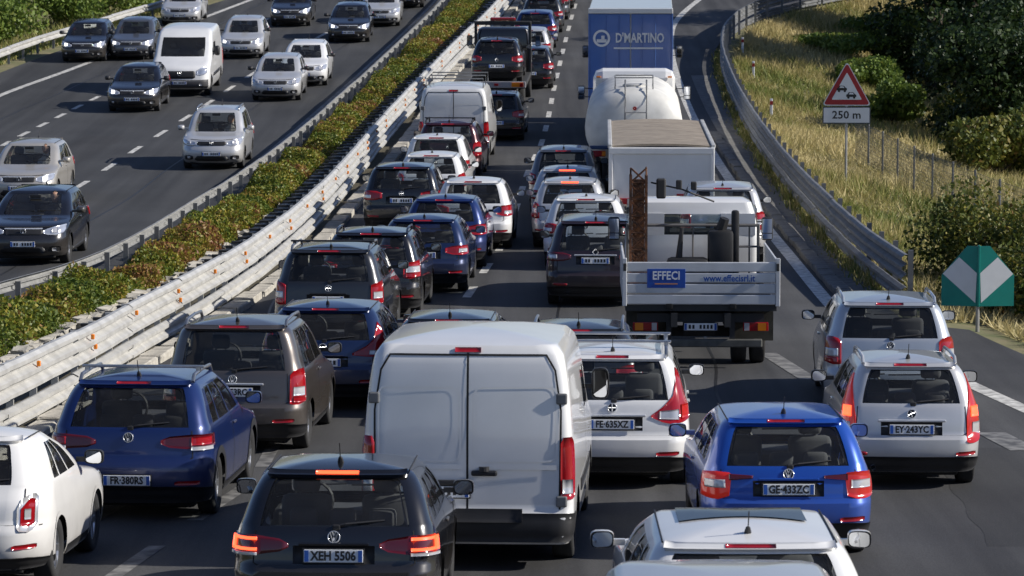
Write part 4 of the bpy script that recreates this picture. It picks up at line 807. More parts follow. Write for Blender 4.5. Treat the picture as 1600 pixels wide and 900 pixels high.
at_depth(S('white',L=4.3,W=1.88,H=1.45,belt=.93,d2=.5,logo=None,lights=wedge(.92),sunroof=True,glass='tint',mcol=C['white'],detail=True),'white car at the bottom edge with a dark sunroof',1.80,23.3,R(0))
at_depth(S('silver',L=4.3,W=1.84,H=1.75,belt=1.1,d2=.3,logo=None,lights=None,cowl=1.0,wind=.8,mir=False,ant=False,detail=False),'silver van roof closest to the camera, only its roof showing at the bottom edge',1.33,18.1,R(0))

c=make_car(S('black',L=4.2,W=1.72,H=1.40,belt=.92,logo=None,lights=wedge(.9)),'dark car just showing its roof above the white panel van',group='cars queueing away from the camera'); place(c,704,0,True,Y=44.8,hd=R(2.6))
c=make_car(S('char',L=4.2,W=1.74,H=1.42,belt=.93,logo=None,lights=wedge(.9),rails='silver'),'charcoal car just showing its roof between the white panel van and the white people carrier',group='cars queueing away from the camera'); place(c,904,0,True,Y=43.2,hd=R(2.6))
# ================= vans and trucks =================
M_WPANEL=paint('white panel paint',(.66,.66,.65),0,.35); M_ALU=mat('ribbed aluminium boards',(.62,.63,.64),.42,.2,var=.2,scale=2); M_TARP=mat('tan tarpaulin',(.40,.33,.25),.85,var=.25,scale=3,bump=.4,bscale=10)
M_TBLUE=paint('truck blue paint',(.045,.13,.40),0,.45); M_RUST=mat('rusty iron',(.16,.06,.022),.85,var=.7,scale=9,col2=(.05,.025,.015),bump=.6,bscale=30); M_SIGNB=mat('sign blue',(.01,.07,.36),.4); M_TXTW=mat('white lettering',(.75,.75,.75),.5,var=.05); M_TXTB=mat('blue lettering',(.015,.08,.33),.5)
def make_van(label,roofrack=False,W=2.12,L=5.3,H=2.34,front=True,group=None):
    W2=W/2; g=.27; zt=H-.10
    rows=[(g,.05,L-.2,W2*.95,.12,.14,.3,.4,.02,.12),(.36,.0,L-.03,W2*.985,.12,.14,.32,.42,.02,.14),(.56,.0,L,W2,.12,.15,.34,.45,.02,.15),(.60,.055,L-.01,W2,.10,.13,.34,.45,.02,.15),(.98,.06,L-.10,W2,.10,.13,.33,.45,.02,.16),
      (1.15,.062,L-.45,W2*.995,.10,.13,.3,.4,.02,.15),(1.28,.065,L-.92,W2*.985,.10,.13,.2,.32,.02,.14),(1.6,.085,L-1.45,W2*.965,.10,.13,.15,.25,.025,.12),(H-.34,.12,L-1.95,W2*.92,.11,.13,.14,.22,.03,.1),(zt-.06,.16,L-2.3,W2*.88,.13,.15,.14,.22,.035,.1),(zt,.21,L-2.5,W2*.83,.14,.16,.15,.22,.04,.1)]
    b=Body(rows); par=thing('delivery_van',label,'van',group=group); col=C['white'] if not roofrack else M_WPANEL
    holes=[(2.70,2.93,1.34,1.78),(4.10,5,1.36,1.98)]; ywr,ywf=1.0,L-.95; Ra=.40
    V,F=shell(b,g,zt,.10,holes,[ywr,ywf],Ra,.345,L); autosmooth(meshobj('body',V,F,col,par),42)
    P=lambda nm,vf,m,p=par: meshobj(nm,vf[0],vf[1],m,p,True)
    for sx in (1,-1):
        for yw in (ywr,ywf): add_wheel(par,sx*(W2-.14),yw,.345,.22,rimmat=M_DKST)
        P('tail_light',patch(b,[(W2-.13,.74,1.28),(W2-.10,.72,1.34),(W2+.0,.72,1.34),(W2+.06,.75,1.28)],.012,sg=sx,n=6,nz=6),M_RED)
        P('tail_light_segment',patch(b,[(W2-.11,.78,.92),(W2+.0,.78,.92)],.018,sg=sx,n=3,nz=2),M_CLEAR)
        for zh in (1.72,.70):
            p=b.at(np.array(W2-.12),zh,'rear',sx); MB().bbox(tuple(p),(.11,.06,.11),.015).build('door_hinge',M_GALV2,par)
        P('rear_door_ridge',strip(b,rrect(.07,W2-.17,1.10,1.84,.09),.022,.006,sg=sx,closed=True),col)
        P('rear_door_ridge',strip(b,[(.05,1.04),(W2-.17,1.04)],.05,.012,sg=sx),col)
        P('side_rub_strip',patch(b,[(1.5,.62,.74),(L-1.5,.62,.74)],.012,'side',sx,8,2),M_BLK)
        P('door_gap',strip(b,[(L-2.55,.4),(L-2.55,1.9)],where='side',sg=sx),M_SEAM)
        for (t0,t1,za,zb) in holes[:1]:
            tt=np.linspace(t0,t1,7); zz=np.linspace(za,zb,4); A,Zg=np.meshgrid(tt,zz,indexing='ij'); Q=b.P(A,Zg); Q[...,0]-=.005; Q[...,0]*=sx
            F=[(i*4+j,(i+1)*4+j,(i+1)*4+j+1,i*4+j+1) for i in range(6) for j in range(3)]; meshobj('side_window',Q.reshape(-1,3).tolist(),orient(Q.reshape(-1,3).tolist(),F,(sx,0,0)),G_TINT,par,True)
        door_mirror(par,b,L,1.32,M_BLK,sx,big=True,yoff=1.75)
    tt=np.concatenate([np.linspace(4.08,5,8)]); zz=np.linspace(1.34,2.0,6); A,Zg=np.meshgrid(np.concatenate([tt,10-tt[::-1][1:]]),zz,indexing='ij'); Q=b.P(np.where(A>5,10-A,A),Zg); Q[...,0]*=np.where(A>5,-1,1); Q[...,1]-=.005; Q=Q.reshape(-1,3).tolist(); nA=A.shape[0]
    meshobj('windscreen',Q,orient(Q,[(i*6+j,(i+1)*6+j,(i+1)*6+j+1,i*6+j+1) for i in range(nA-1) for j in range(5)],(0,1,.5)),G_TINT,par,True)
    P('rear_door_gap',strip(b,[(0,.62),(0,H-.17)],.022,.004),M_SEAM); P('rear_door_outline',strip(b,[(-W2+.14,.62),(-W2+.13,1.6),(-W2+.19,H-.34),(-W2+.28,H-.19),(W2-.28,H-.19),(W2-.19,H-.34),(W2-.13,1.6),(W2-.14,.62)],.02,.004),M_SEAM)
    P('rear_bumper',patch(b,[(-W2-.25,.30,.575),(W2+.25,.30,.575)],.012,n=26,nz=4),M_BLK); P('bumper_step',patch(b,[(-.55,.50,.585),(.55,.50,.585)],.05,n=8,nz=2),M_BLK)
    P('third_brake_light',patch(b,[(-.13,H-.165,H-.125),(.13,H-.165,H-.125)],.014,n=5,nz=1),M_RED)
    h=MB().bbox((.17,float(b.at(.1,.98)[1])-.025,.98),(.26,.04,.055),.018).tube([(.17,float(b.at(.1,1.0)[1])-.02,1.0),(.17,float(b.at(.1,1.0)[1])-.02,1.045)],.05,12); h.build('door_handle',M_BLK,par)
    plate(par,(-.24,float(b.at(.24,.80)[1])-.02,.79),'',0); MB().bbox((-.24,float(b.at(.24,.9)[1])-.02,.885),(.55,.05,.05),.012).build('plate_lamp_bar',M_BLK,par)
    MB().box((0,L/2,.42),(W-.45,L-.6,.4)).box((0,L-1.9,.72),(W-.3,.06,.4)).build('underbody',M_UNDER,par); MB().bbox((0,L-1.35,1.2),(W-.3,.5,.2),.05).build('dashboard',M_SEAT,par); MB().box((0,L-2.55,1.25),(W-.3,.05,1.7)).build('bulkhead',M_SEATL,par)
    for sx in (1,-1): seat(par,sx*.45,L-2.35,.95,M_SEAT)
    if front:
        nz=1.02
        for sx in (1,-1):
            P('headlight',patch(b,[(.62,.80,.95),(.75,.78,1.02),(.92,.80,1.08),(1.02,.86,1.08)],.012,'front',sx,8,4),M_HEAD)
            P('fog_light',patch(b,[(.70,.42,.50),(.80,.42,.50)],.02,'front',sx,3,2),M_CLEAR)
        P('grille',patch(b,[(-.56,.70,.90),(-.48,.66,.93),(.48,.66,.93),(.56,.70,.90)],.008,'front',1,12,3),M_BLK); P('front_bumper',patch(b,[(-1.1,.34,.62),(1.1,.34,.62)],.010,'front',1,24,4),mat('grey plastic',(.06,.06,.065),.6))
        e=emblem('oval',par,(0,float(b.at(0.,.86,'front')[1])+.03,.86),.08,0); e.rotation_euler=(0,0,math.pi); plate(par,(0,float(b.at(0.,.52,'front')[1])+.03,.52),'',0,True)
        MB().tube([(-.6,float(b.at(.5,1.40,'front')[1])+.02,1.40),(.0,float(b.at(0.,1.42,'front')[1])+.02,1.42),(.7,float(b.at(.5,1.46,'front')[1])-.03,1.47)],.012,5).build('windscreen_wipers',M_BLK,par)
    if roofrack:
        for yy in (.7,2.0,3.2):
            MB().tube([(-W2*.82,yy,zt),(-W2*.82,yy,zt+.26),(W2*.82,yy,zt+.26),(W2*.82,yy,zt)],.022,6).build('rack_bar',M_GALV2,par)
        MB().box((-W2*.82,2.,zt+.3),(.05,3.2,.06)).build('rack_side_rail',M_GALV,par)
    par['_L']=L; par['_yr']=ywr; par['_yf']=ywf; par['_W']=W
    return par
place(make_van('large plain white panel van with closed rear doors in the foreground queue'),741,868,True,hd=R(3.6))
place(make_van('white van with a ladder rack on its roof beside the guard rail',True,W=2.0,L=5.2,H=2.36,front=False),712,0,True,Y=92.2)
place(make_van('white high-roof van driving towards the camera on the far side'),285,148,False,hd=R(.4))
def wheels(par,x,y,r=.42,wd=.24,dual=True):
    for sx in (1,-1):
        add_wheel(par,sx*x,y,r,wd,rimmat=M_GALV2)
        if dual: add_wheel(par,sx*(x-.30),y,r,wd,rimmat=M_GALV2)
def truck_tail(par,W,z,y=0,plate_=True):
    for sx in (1,-1):
        o=MB().bbox((sx*(W/2-.30),y,z),(.40,.06,.14),.012).build('tail_light',M_RED,par); MB().box((sx*(W/2-.20),y-.034,z),(.13,.008,.12)).build('indicator',M_AMB,o); MB().box((sx*(W/2-.44),y-.034,z),(.08,.008,.12)).build('reversing_lamp',M_CLEAR,o)
    if plate_: plate(par,(0,y-.05,z-.0),'',0)
def cab(par,W,y0,L,z0,H,m,win=True):
    """truck cab: shaped box with rear window, windscreen, doors"""
    V=[];W2=W/2
    rows=[(z0,y0,y0+L,W2*.97),(z0+.5,y0,y0+L+.02,W2),(z0+.95,y0,y0+L-.03,W2),(z0+1.2,y0+.02,y0+L-.2,W2*.985),(H-.25,y0+.04,y0+L-.55,W2*.93),(H-.06,y0+.10,y0+L-.72,W2*.88),(H,y0+.22,y0+L-.9,W2*.78)]
    n=24
    for (z,a,c,w_) in rows:
        for (px,py) in rrect(-w_,w_,a,c,.14,5): V.append((px,py,z))
    k=len(V)//len(rows); F=[(i*k+j,i*k+(j+1)%k,(i+1)*k+(j+1)%k,(i+1)*k+j) for i in range(len(rows)-1) for j in range(k) if not(win and i in (3,) and j in (11,23))]+[tuple(range((len(rows)-1)*k,len(rows)*k)),tuple(range(k))[::-1]]
    o=autosmooth(meshobj('cab',V,F,m,par),40)
    if win:
        zc=z0+1.15; za,zb_=z0+1.2,H-.25; hw=W2*.93
        MB().bbox((0,y0+.03,(za+zb_)/2),(W*.42,.015,zb_-za-.04),.004).build('rear_window',G_TINT,o); MB().bbox((0,y0+L-.36,(za+zb_)/2),(W*.84,.02,zb_-za),.004).build('windscreen',G_TINT,o)
        for sx in (1,-1): MB().box((sx*(W*.21+(hw-W*.21)/2),y0+.03,(za+zb_)/2),(hw-W*.21,.03,zb_-za+.02)).build('rear_panel',m,o)
        MB().bbox((0,y0+.9,z0+1.05),(W*.9,.3,.25),.05).build('dashboard',M_SEAT,o)
        for sx in (1,-1): seat(o,sx*.5,y0+.35,z0+.55,M_SEAT)
        for sx in (1,-1): MB().bbox((sx*(W2*.955),y0+L*.5,zc+.25),(.06,L*.45,.46),.02).build('side_window',G_TINT,o)
    return o
def big_mirror(par,x,y,z,sx):
    o=MB().bbox((0,0,0),(.20,.10,.40),.04).tube([(-sx*.1,.02,.12),(-sx*.40,.12,.10)],.014,6).tube([(-sx*.1,.02,-.12),(-sx*.40,.12,-.14)],.014,6).build('door_mirror',M_BLK,par); o.location=(x,y,z); autosmooth(o,40)
    MB().bbox((0,-.052,.05),(.165,.006,.24),.002).build('mirror_glass',M_MIRR,o); MB().bbox((0,-.052,-.13),(.165,.006,.09),.002).build('mirror_glass',M_MIRR,o)
def stand(t,u,v=None,Y=None,axle=1.0,hd=None,L=7,W=2.4):
    t['_L']=L; t['_yr']=axle; t['_yf']=L-1; t['_W']=W; place(t,u,v,True,hd=hd,Y=Y); return t
# ---- flatbed with aluminium tailgate ----
t=thing('flatbed_truck','flatbed truck with aluminium tailgate reading EFFECI and a rusty iron column on its bed','truck')
W=2.48; zb=1.02
for i in range(4):
    MB().bbox((0,.02,zb+.075+.172*i+.01),(W-.14,.04,.152),.014).build('tailgate_board',M_ALU,t)
for sx in (1,-1):
    MB().bbox((sx*(W/2-.035),.02,zb+.36),(.07,.07,.76),.01).build('corner_post',M_ALU,t)
    for i in range(4): MB().bbox((sx*(W/2-.03),1.95,zb+.085+.172*i),(.035,3.7,.165),.008).build('side_board',M_ALU,t)
    for q in (-.5,.5): MB().bbox((sx*q*1.0,-.005,zb-.02),(.10,.05,.08),.01).build('tailgate_hinge',M_DKST,t)
    MB().bbox((sx*(W/2-.04),-.03,zb+.60),(.05,.03,.12),.01).build('latch',M_DKST,t)
sg=MB().bbox((-.55,-.004,zb+.42),(.60,.012,.30),.003).build('blue_sign_panel',M_SIGNB,t)
textobj('sign_lettering','EFFECI',.185,M_TXTW,t,(-.55,-.0125,zb+.46),bold=.004,sx=.82); textobj('website_lettering','www.effecisrl.it',.15,M_TXTB,t,(.44,-.0025,zb+.42),bold=.003,sx=.86)
MB().box((-.55,-.0125,zb+.335),(.36,.003,.018)).build('sign_underline',mat('orange lettering',(.6,.25,.08),.5),t)
MB().box((0,1.95,zb-.05),(W-.1,3.8,.10)).build('bed_floor',M_DKST,t)
ch=MB()
for sx in (1,-1): ch.box((sx*.42,3.0,.78),(.10,6.0,.22))
for yy in (.25,1.0,2.4): ch.box((0,yy,.80),(2.0,.10,.14))
ch.box((0,1.05,.50),(1.5,.16,.16)).box((0,.9,.62),(.5,.5,.3)); ch.build('chassis',M_DKST,t)
MB().bbox((0,.18,.40),(1.95,.10,.13),.02).build('underrun_bar',mat('grey steel bar',(.10,.10,.09),.7,var=.4),t)
for sx in (1,-1): MB().box((sx*.5,.2,.62),(.08,.08,.5)).build('bar_hanger',M_DKST,t); MB().bbox((sx*.86,1.05,.93),(.62,1.05,.05),.02).box((sx*.86,.56,.66),(.62,.03,.52)).build('mudguard',mat('muddy rubber',(.07,.065,.05),.9,var=.5),t)
truck_tail(t,W-.14,.66,.20); wheels(t,.94,1.05,.40,.23)
cab(t,2.28,3.95,1.75,.62,2.42,C['white']); wheels(t,.85,4.9,.40,.24,False)
for sx in (1,-1): big_mirror(t,sx*1.32,4.95,1.85,sx)
col=MB()
for (dx,dy) in ((-.13,-.13),(.13,-.13),(.13,.13),(-.13,.13)): col.box((dx,dy,.9),(.045,.045,1.9))
for k in range(7):
    z=.05+k*.28
    for (a,c) in (((-.13,-.13,z),(.13,-.13,z+.24)),((.13,-.13,z),(-.13,-.13,z+.24)),((.13,-.13,z),(.13,.13,z+.24)),((-.13,.13,z),(-.13,-.13,z+.24)),((-.13,-.13,z),(.13,-.13,z))): col.tube([a,c],.017,5)
col.box((0,.02,.9),(.2,.2,1.75)); o=col.build('rusty_column',M_RUST,t); o.location=(-.93,3.35,zb)
rk=MB()
for sx in (-1,1): rk.tube([(sx*1.10,3.72,zb),(sx*1.10,3.72,zb+1.0)],.028,6)
rk.tube([(-1.1,3.72,zb+.98),(1.1,3.72,zb+.98)],.03,6); rk.tube([(.4,3.72,zb+.62),(1.1,3.72,zb+.62)],.02,6)
for xx in (.0,.75,.95): rk.tube([(xx,3.72,zb),(xx,3.72,zb+.98)],.016,5)
rk.build('headboard_rack',mat('grey rack steel',(.14,.135,.13),.6),t)
mc=MB().bbox((.45,3.45,zb+.55),(.42,.38,.75),.06).bbox((.70,3.5,zb+.70),(.13,.16,1.10),.04).tube([(.45,3.45,zb+.9),(.52,3.4,zb+1.12)],[.10,.08],8).bbox((-.1,3.4,zb+.25),(.7,.4,.42),.08).tube([(-.25,3.4,zb+.4),(-.2,3.42,zb+.95)],[.06,.03],6)
autosmooth(mc.build('loaded_machinery',mat('dirty black machinery',(.015,.015,.017),.6,var=.5),t),40)
hk=MB().tube([(-.72,3.4,zb+1.72),(-.2,3.5,zb+1.60),(.35,3.7,zb+1.38)],.015,5).bbox((-.55,3.4,zb+1.62),(.16,.12,.34),.03).bbox((-.25,3.45,zb+1.68),(.10,.08,.16),.02).bbox((.0,3.5,zb+1.66),(.10,.08,.14),.02).build('hoist_arm',M_DKST,t)
stand(t,1091,565,axle=1.05,hd=R(1.2),L=5.9,W=2.48)
# ---- low box truck with tan tarpaulin top ----
t=thing('box_truck','white low-sided truck covered by a tan tarpaulin in the right lane','truck')
W=2.36;H=2.12;Lb=8.6
MB().bbox((0,Lb/2,(H+.75)/2),(W,Lb,H-.75),.03).build('load_box',M_WPANEL,t)
MB().bbox((0,-.015,H-.09),(W+.05,.06,.15),.02).build('rear_header',M_WPANEL,t)
for sx in (1,-1):
    MB().bbox((sx*(W/2-.02),-.012,(H+.72)/2),(.10,.05,H-.72),.02).build('corner_post',M_WPANEL,t)
    MB().bbox((sx*(W/2),Lb/2,H+.015),(.10,Lb,.09),.02).build('top_rail',M_GALV,t)
k=6
for i in range(k):
    y0=Lb*i/k; V=[];n=9
    for yy in (y0+.012,y0+Lb/k-.012):
        for j in range(n): f=j/(n-1)*2-1; V.append((f*(W/2-.06),yy,H+.075-.05*f*f))
    V+=[(p[0],p[1],p[2]-.05) for p in V]
    F=[(j,j+1,n+j+1,n+j) for j in range(n-1)]+[(j,j+1,2*n+j+1,2*n+j) for j in range(n-1)]+[(n+j,n+j+1,3*n+j+1,3*n+j) for j in range(n-1)]
    meshobj('tarpaulin_panel',V,F,M_TARP,t,True)
truck_tail(t,W,.88,-.03); MB().box((0,Lb/2,.65),(1.6,Lb-.4,.22)).build('chassis',M_DKST,t); MB().bbox((0,.05,.45),(2.2,.1,.13),.02).build('underrun_bar',M_GALV2,t)
wheels(t,1.02,1.6,.46,.26); wheels(t,1.02,2.75,.46,.26); wheels(t,1.02,7.8,.46,.28,False)
o=MB().bbox((.62,-.02,.98),(.55,.02,.14),.004).build('rear_marking_board',M_RED,t); 
cab(t,2.3,Lb+.15,1.7,.7,2.05,M_WPANEL,False)
stand(t,1032,Y=73.9,axle=.9,L=10.4,W=2.36,hd=R(1.6))
# ---- tanker ----
t=thing('tanker_truck','white tanker truck with a rounded tank end and ladder','truck')
W=2.5;zc=1.78;rx_,rz_=1.28,1.02;Lt=6.2
V=[];n=40;prof=[(-.0,.05),(.02,.35),(.07,.62),(.15,.82),(.27,.94),(.42,1.),(Lt,1.)]
for (yy,k) in prof:
    for i in range(n):
        th=2*math.pi*i/n; c,s_=math.cos(th),math.sin(th); V.append((rx_*k*math.copysign(abs(c)**.85,c),yy,zc+rz_*k*math.copysign(abs(s_)**.85,s_)))
F=[(i*n+j,i*n+(j+1)%n,(i+1)*n+(j+1)%n,(i+1)*n+j) for i in range(len(prof)-1) for j in range(n)]+[tuple(range(n)),tuple(range((len(prof)-1)*n,len(prof)*n))]
autosmooth(meshobj('tank',V,F,mat('dull white tank paint',(.66,.65,.61),.5,var=.25,scale=2),t),50)
MB().lathe([(.40,1.0),(.43,1.03),(.47,1.03),(.5,1.0)],'y',36).build('tank_band',C['white'],t).scale=(1.25,1,1); t.children[-1].location=(0,0,zc)
MB().bbox((0,Lt+.35,1.85),(2.30,.6,2.2),.28).build('front_bulkhead',C['white'],t)
for sx in (1,-1): MB().bbox((sx*1.0,Lt+.04,2.72),(.12,.06,.05),.012).build('marker_lamp',M_AMB,t)
ld=MB()
for sx in (1,-1): ld.tube([(sx*.28+.05,-.10,.9),(sx*.28+.05,-.10,2.2),(sx*.28+.05,.30,2.85),(sx*.28+.05,.9,2.98)],.022,6)
for k in range(6): ld.tube([(-.23,-.10,1.0+.24*k),(.33,-.10,1.0+.24*k)],.015,5)
ld.build('ladder',M_GALV2,t)
hr=MB().tube([(-.5,.8,2.75),(-.5,.8,3.05),(.5,.8,3.05),(.5,.8,2.75)],.018,6).tube([(-.5,1.8,2.75),(-.5,1.8,3.05),(.5,1.8,3.05),(.5,1.8,2.75)],.018,6).tube([(-.5,.8,3.05),(-.5,1.8,3.05)],.018,6).tube([(.5,.8,3.05),(.5,1.8,3.05)],.018,6).build('walkway_rail',M_GALV2,t)
MB().lathe([(2.72,.3),(2.84,.3),(2.86,.26),(2.86,.01)],'z',20,(0,1.3,0)).build('manhole_cover',M_GALV,t)
MB().bbox((0,-.05,1.28),(2.3,.06,.10),.02).build('rear_cross_bar',mat('blue cross bar',(.03,.06,.15),.5),t); MB().bbox((-.0,-.08,1.18),(.75,.12,.28),.02).build('valve_cabinet',mat('blue valve box',(.03,.09,.2),.5),t)
for sx in (1,-1): MB().bbox((sx*.95,-.06,1.12),(.42,.07,.16),.015).build('tail_light',M_RED,t); MB().bbox((sx*.78,-.10,1.12),(.10,.01,.12),.003).build('indicator',M_AMB,t)
plate(t,(0,-.1,.8),'',0); MB().lathe([(0,.055),(-.03,.05),(-.03,.01)],'y',14,(.02,-.0,2.3)).build('beacon',M_RED,t)
MB().box((0,3.2,.7),(1.4,6.2,.25)).build('chassis',M_DKST,t); wheels(t,1.0,1.0,.48,.28); wheels(t,1.0,2.3,.48,.28); wheels(t,1.0,6.6,.48,.28,False)
for sx in (1,-1): big_mirror(t,sx*1.50,7.4,2.2,sx)
cab(t,2.4,Lt+.75,1.5,.7,2.7,C['white'],False)
stand(t,990,Y=84.6,axle=1.0,L=8.6,W=2.5,hd=R(2.2))
# ---- blue box truck ----
t=thing('box_truck',"tall blue box truck with D'MARTINO lettering on its rear doors",'truck')
W=2.55;H=4.2;Lb=7.5
MB().bbox((0,Lb/2+.06,(H+.95)/2),(W,Lb,H-.95),.03).build('load_box',M_WPANEL,t)
for sx in (1,-1):
    MB().bbox((sx*(W/4-.01),.02,(H-.14+.98)/2),(W/2-.06,.06,H-.14-.98),.015).build('rear_door',M_TBLUE,t)
    MB().bbox((sx*(W/2-.015),.015,(H+.95)/2),(.05,.08,H-.95),.01).build('door_frame',M_TBLUE,t)
    for q in (.35,.75): MB().tube([(sx*q,-.025,1.05),(sx*q,-.025,H-.2)],.014,6).build('lock_rod',M_TBLUE,t)
MB().bbox((0,.0,H-.05),(W+.02,.14,.16),.02).build('roof_header',M_WPANEL,t); MB().bbox((0,-.02,2.35),(W-.1,.02,.16),.006).build('door_band',M_TBLUE,t)
textobj('lettering',"D'MARTINO",.40,M_TXTW,t,(.28,-.042,3.32),bold=.010,sx=.68,extr=.004); textobj('lettering',"trasporti",.10,M_TXTW,t,(.24,-.042,3.02),bold=.001) if False else MB().box((.24,-.0425,3.02),(1.5,.006,.05)).build('lettering_line',M_TXTW,t)
MB().lathe([(-.040,.26),(-.046,.26),(-.046,.19),(-.040,.19)],'y',28,(-.88,0,3.32)).bbox((-.88,-.043,3.24),(.30,.006,.10),.001).bbox((-.84,-.043,3.33),(.10,.006,.14),.001).build('round_emblem',M_TXTW,t)
truck_tail(t,W,.85,-.02); MB().box((0,4,.7),(1.4,8,.25)).build('chassis',M_DKST,t); wheels(t,1.02,1.9,.48,.28); wheels(t,1.02,7.9,.48,.28,False)
cab(t,2.45,Lb+.2,1.6,.7,3.2,M_TBLUE,False)
for sx in (1,-1): big_mirror(t,sx*1.55,8.6,2.3,sx)
stand(t,985,Y=98.6,axle=.9,L=9.3,W=2.55,hd=R(2.5))
# ---- tow truck carrying a dark car ----
t=thing('tow_truck','black breakdown truck carrying a dark car beside the guard rail','truck')
W=2.0
MB().bbox((0,2.4,.88),(W,4.8,.14),.03).build('deck',M_DKST,t)
MB().bbox((0,-.02,.95),(W,.06,.22),.02).build('tail_panel',mat('grey tail panel',(.3,.3,.32),.5),t)
for sx in (1,-1): MB().bbox((sx*.72,-.06,.95),(.40,.03,.15),.01).build('tail_light',M_AMB,t); MB().bbox((sx*.86,-.08,.95),(.12,.02,.13),.004).build('brake_lamp',M_RED,t)
MB().bbox((0,-.06,.95),(.14,.02,.08),.004).build('centre_lamp',M_RED,t)
MB().box((0,2.4,.62),(1.2,4.6,.3)).bbox((0,.1,.42),(1.9,.1,.14),.02).build('chassis',M_DKST,t); wheels(t,.82,1.1,.38,.22); wheels(t,.85,5.5,.38,.24,False)
cb=cab(t,2.0,4.95,1.5,.6,2.5,C['black'],False)
fr=MB()
for sx in (1,-1): fr.bbox((sx*.96,4.85,1.75),(.10,.12,1.9),.02)
fr.bbox((0,4.85,2.68),(2.02,.14,.14),.03); fr.build('headboard_frame',M_DKST,t)
MB().bbox((0,4.86,2.82),(.9,.2,.12),.04).build('light_bar',M_RED,t)
for sx in (1,-1): big_mirror(t,sx*1.22,5.5,2.0,sx)
stand(t,778,Y=110,axle=1.1,L=6.6,W=2.0)
c=make_car(S('black',L=4.1,W=1.76,H=1.5,belt=.97,plz=.6,logo='diamond',lz=.8,lights=wedge(.93),detail=False,front=None),'black car loaded on the deck of the breakdown truck',group=None); a=heading(-.4,110)
lt=t.location; pit=t.rotation_euler[0]; c.rotation_euler=t.rotation_euler; c.location=(lt.x+math.sin(a)*.15,lt.y+math.cos(a)*.15,lt.z+.96+.15*math.tan(pit))
# ================= signs, fence, marker posts =================
M_SRED=mat('sign red',(.32,.012,.02),.4); M_SWHITE=mat('sign white',(.62,.64,.67),.4,var=.05); M_SGREEN=mat('sign green',(.0,.20,.17),.4,var=.1); M_POLE=mat('sign pole steel',(.35,.35,.34),.5,.5)
x,Y=9.25,88.5; z=float(tz(np.array(x),np.array(Y))); t=thing('warning_sign','triangular red-bordered queue warning sign above a 250 m plate on a pole','traffic sign',(x,Y,z+.33),R(-3))
def prism(pts,y0,y1):
    n=len(pts); V=[(p[0],y0,p[1]) for p in pts]+[(p[0],y1,p[1]) for p in pts]; return V,[tuple(range(n)),tuple(range(2*n-1,n-1,-1))]+[(i,n+i,n+(i+1)%n,(i+1)%n) for i in range(n)]
def tri(s,zc,r=.06):
    c=[(-s/2,0),(s/2,0),(0,s*.9)]; out=[]; cx,cz=0,s*.3
    for i in range(3):
        p=np.array(c[i]); a=np.array(c[i-1])-p; b_=np.array(c[(i+1)%3])-p; a=a/np.linalg.norm(a); b_=b_/np.linalg.norm(b_)
        for k in (0,.25,.5,.75,1): q=p+a*r*(1-k)**1.5+b_*r*k**1.5; out.append((q[0],q[1]+zc))
    return out
zt0=1.92
def shp(nm,pts,y0,y1,m,p=t): V,F=prism(pts,y0,y1); return meshobj(nm,V,F,m,p)
MB().tube([(0,.03,-.7),(0,.03,2.9)],.035,8).build('pole',M_POLE,t)
shp('triangle_backing',tri(1.36,zt0,.09),-.004,.012,M_SWHITE); shp('red_border',tri(1.28,zt0+.025,.08),-.009,-.002,M_SRED); shp('white_field',tri(.84,zt0+.165,.03),-.013,-.006,M_SWHITE)
for (dx,dz,sc_,m) in ((-.13,.42,1.,M_INK),(.13,.24,1.,M_INK)):
    q=[(-.13,.0),(-.13,.06),(-.10,.07),(-.07,.12),(.04,.12),(.09,.07),(.12,.05),(.12,0)]; shp('queue_symbol',[(dx+a_*1.1,zt0+dz+b_*1.1) for a_,b_ in q],-.017,-.010,M_INK)
    shp('queue_symbol_window',[(dx+a_*1.1,zt0+dz+b_*1.1) for a_,b_ in ((-.065,.065),(-.045,.105),(.03,.105),(.06,.065))],-.019,-.012,M_SWHITE)
    for wx in (-.085,.075): MB().lathe([(-.018,.001),(-.018,.034),(-.010,.034)],'y',12,(dx+wx,0,zt0+dz-.015)).build('queue_symbol_wheel',M_INK,t)
shp('distance_plate_edge',[(-.66,1.42),(.66,1.42),(.66,1.89),(-.66,1.89)],-.002,.012,mat('dark edge',(.05,.06,.07),.5)); shp('distance_plate',[(-.63,1.45),(.63,1.45),(.63,1.86),(-.63,1.86)],-.008,.0,M_SWHITE)
textobj('distance_lettering','250 m',.30,M_INK,t,(0,-.0095,1.655),bold=.006,sx=1.05)
x,Y=8.25,56.3; z=float(tz(np.array(x),np.array(Y))); t=thing('chevron_marker','green and white folded chevron marker where the road divides, on a short post','traffic sign',(x,Y,z),R(-2))
MB().tube([(0,.05,-.3),(0,.05,1.5)],.035,8).build('post',M_POLE,t)
for sx in (-1,1):
    out=[(0,.43),(.64,.43),(.64,.98),(.20,1.50),(0,1.50)]; band=[(.03,1.02),(.34,1.30),(.62,1.00),(.05,.49)]
    e=.10
    def fold(pts,y0,y1):
        V,F=prism([(sx*p[0],p[1]) for p in pts],y0,y1); V=[(v[0],v[1]+abs(v[0])*.16,v[2]) for v in V]; return V,(F if sx>0 else [f[::-1] for f in F])
    V,F=fold(out,0,.012); p=meshobj('green_panel',V,F,M_SGREEN,t)
    V,F=fold(band,-.004,.004); meshobj('white_band',V,F,M_SWHITE,p)
MB().bbox((0,-.012,.97),(.045,.03,1.10),.01).build('centre_bar',M_SGREEN,t)
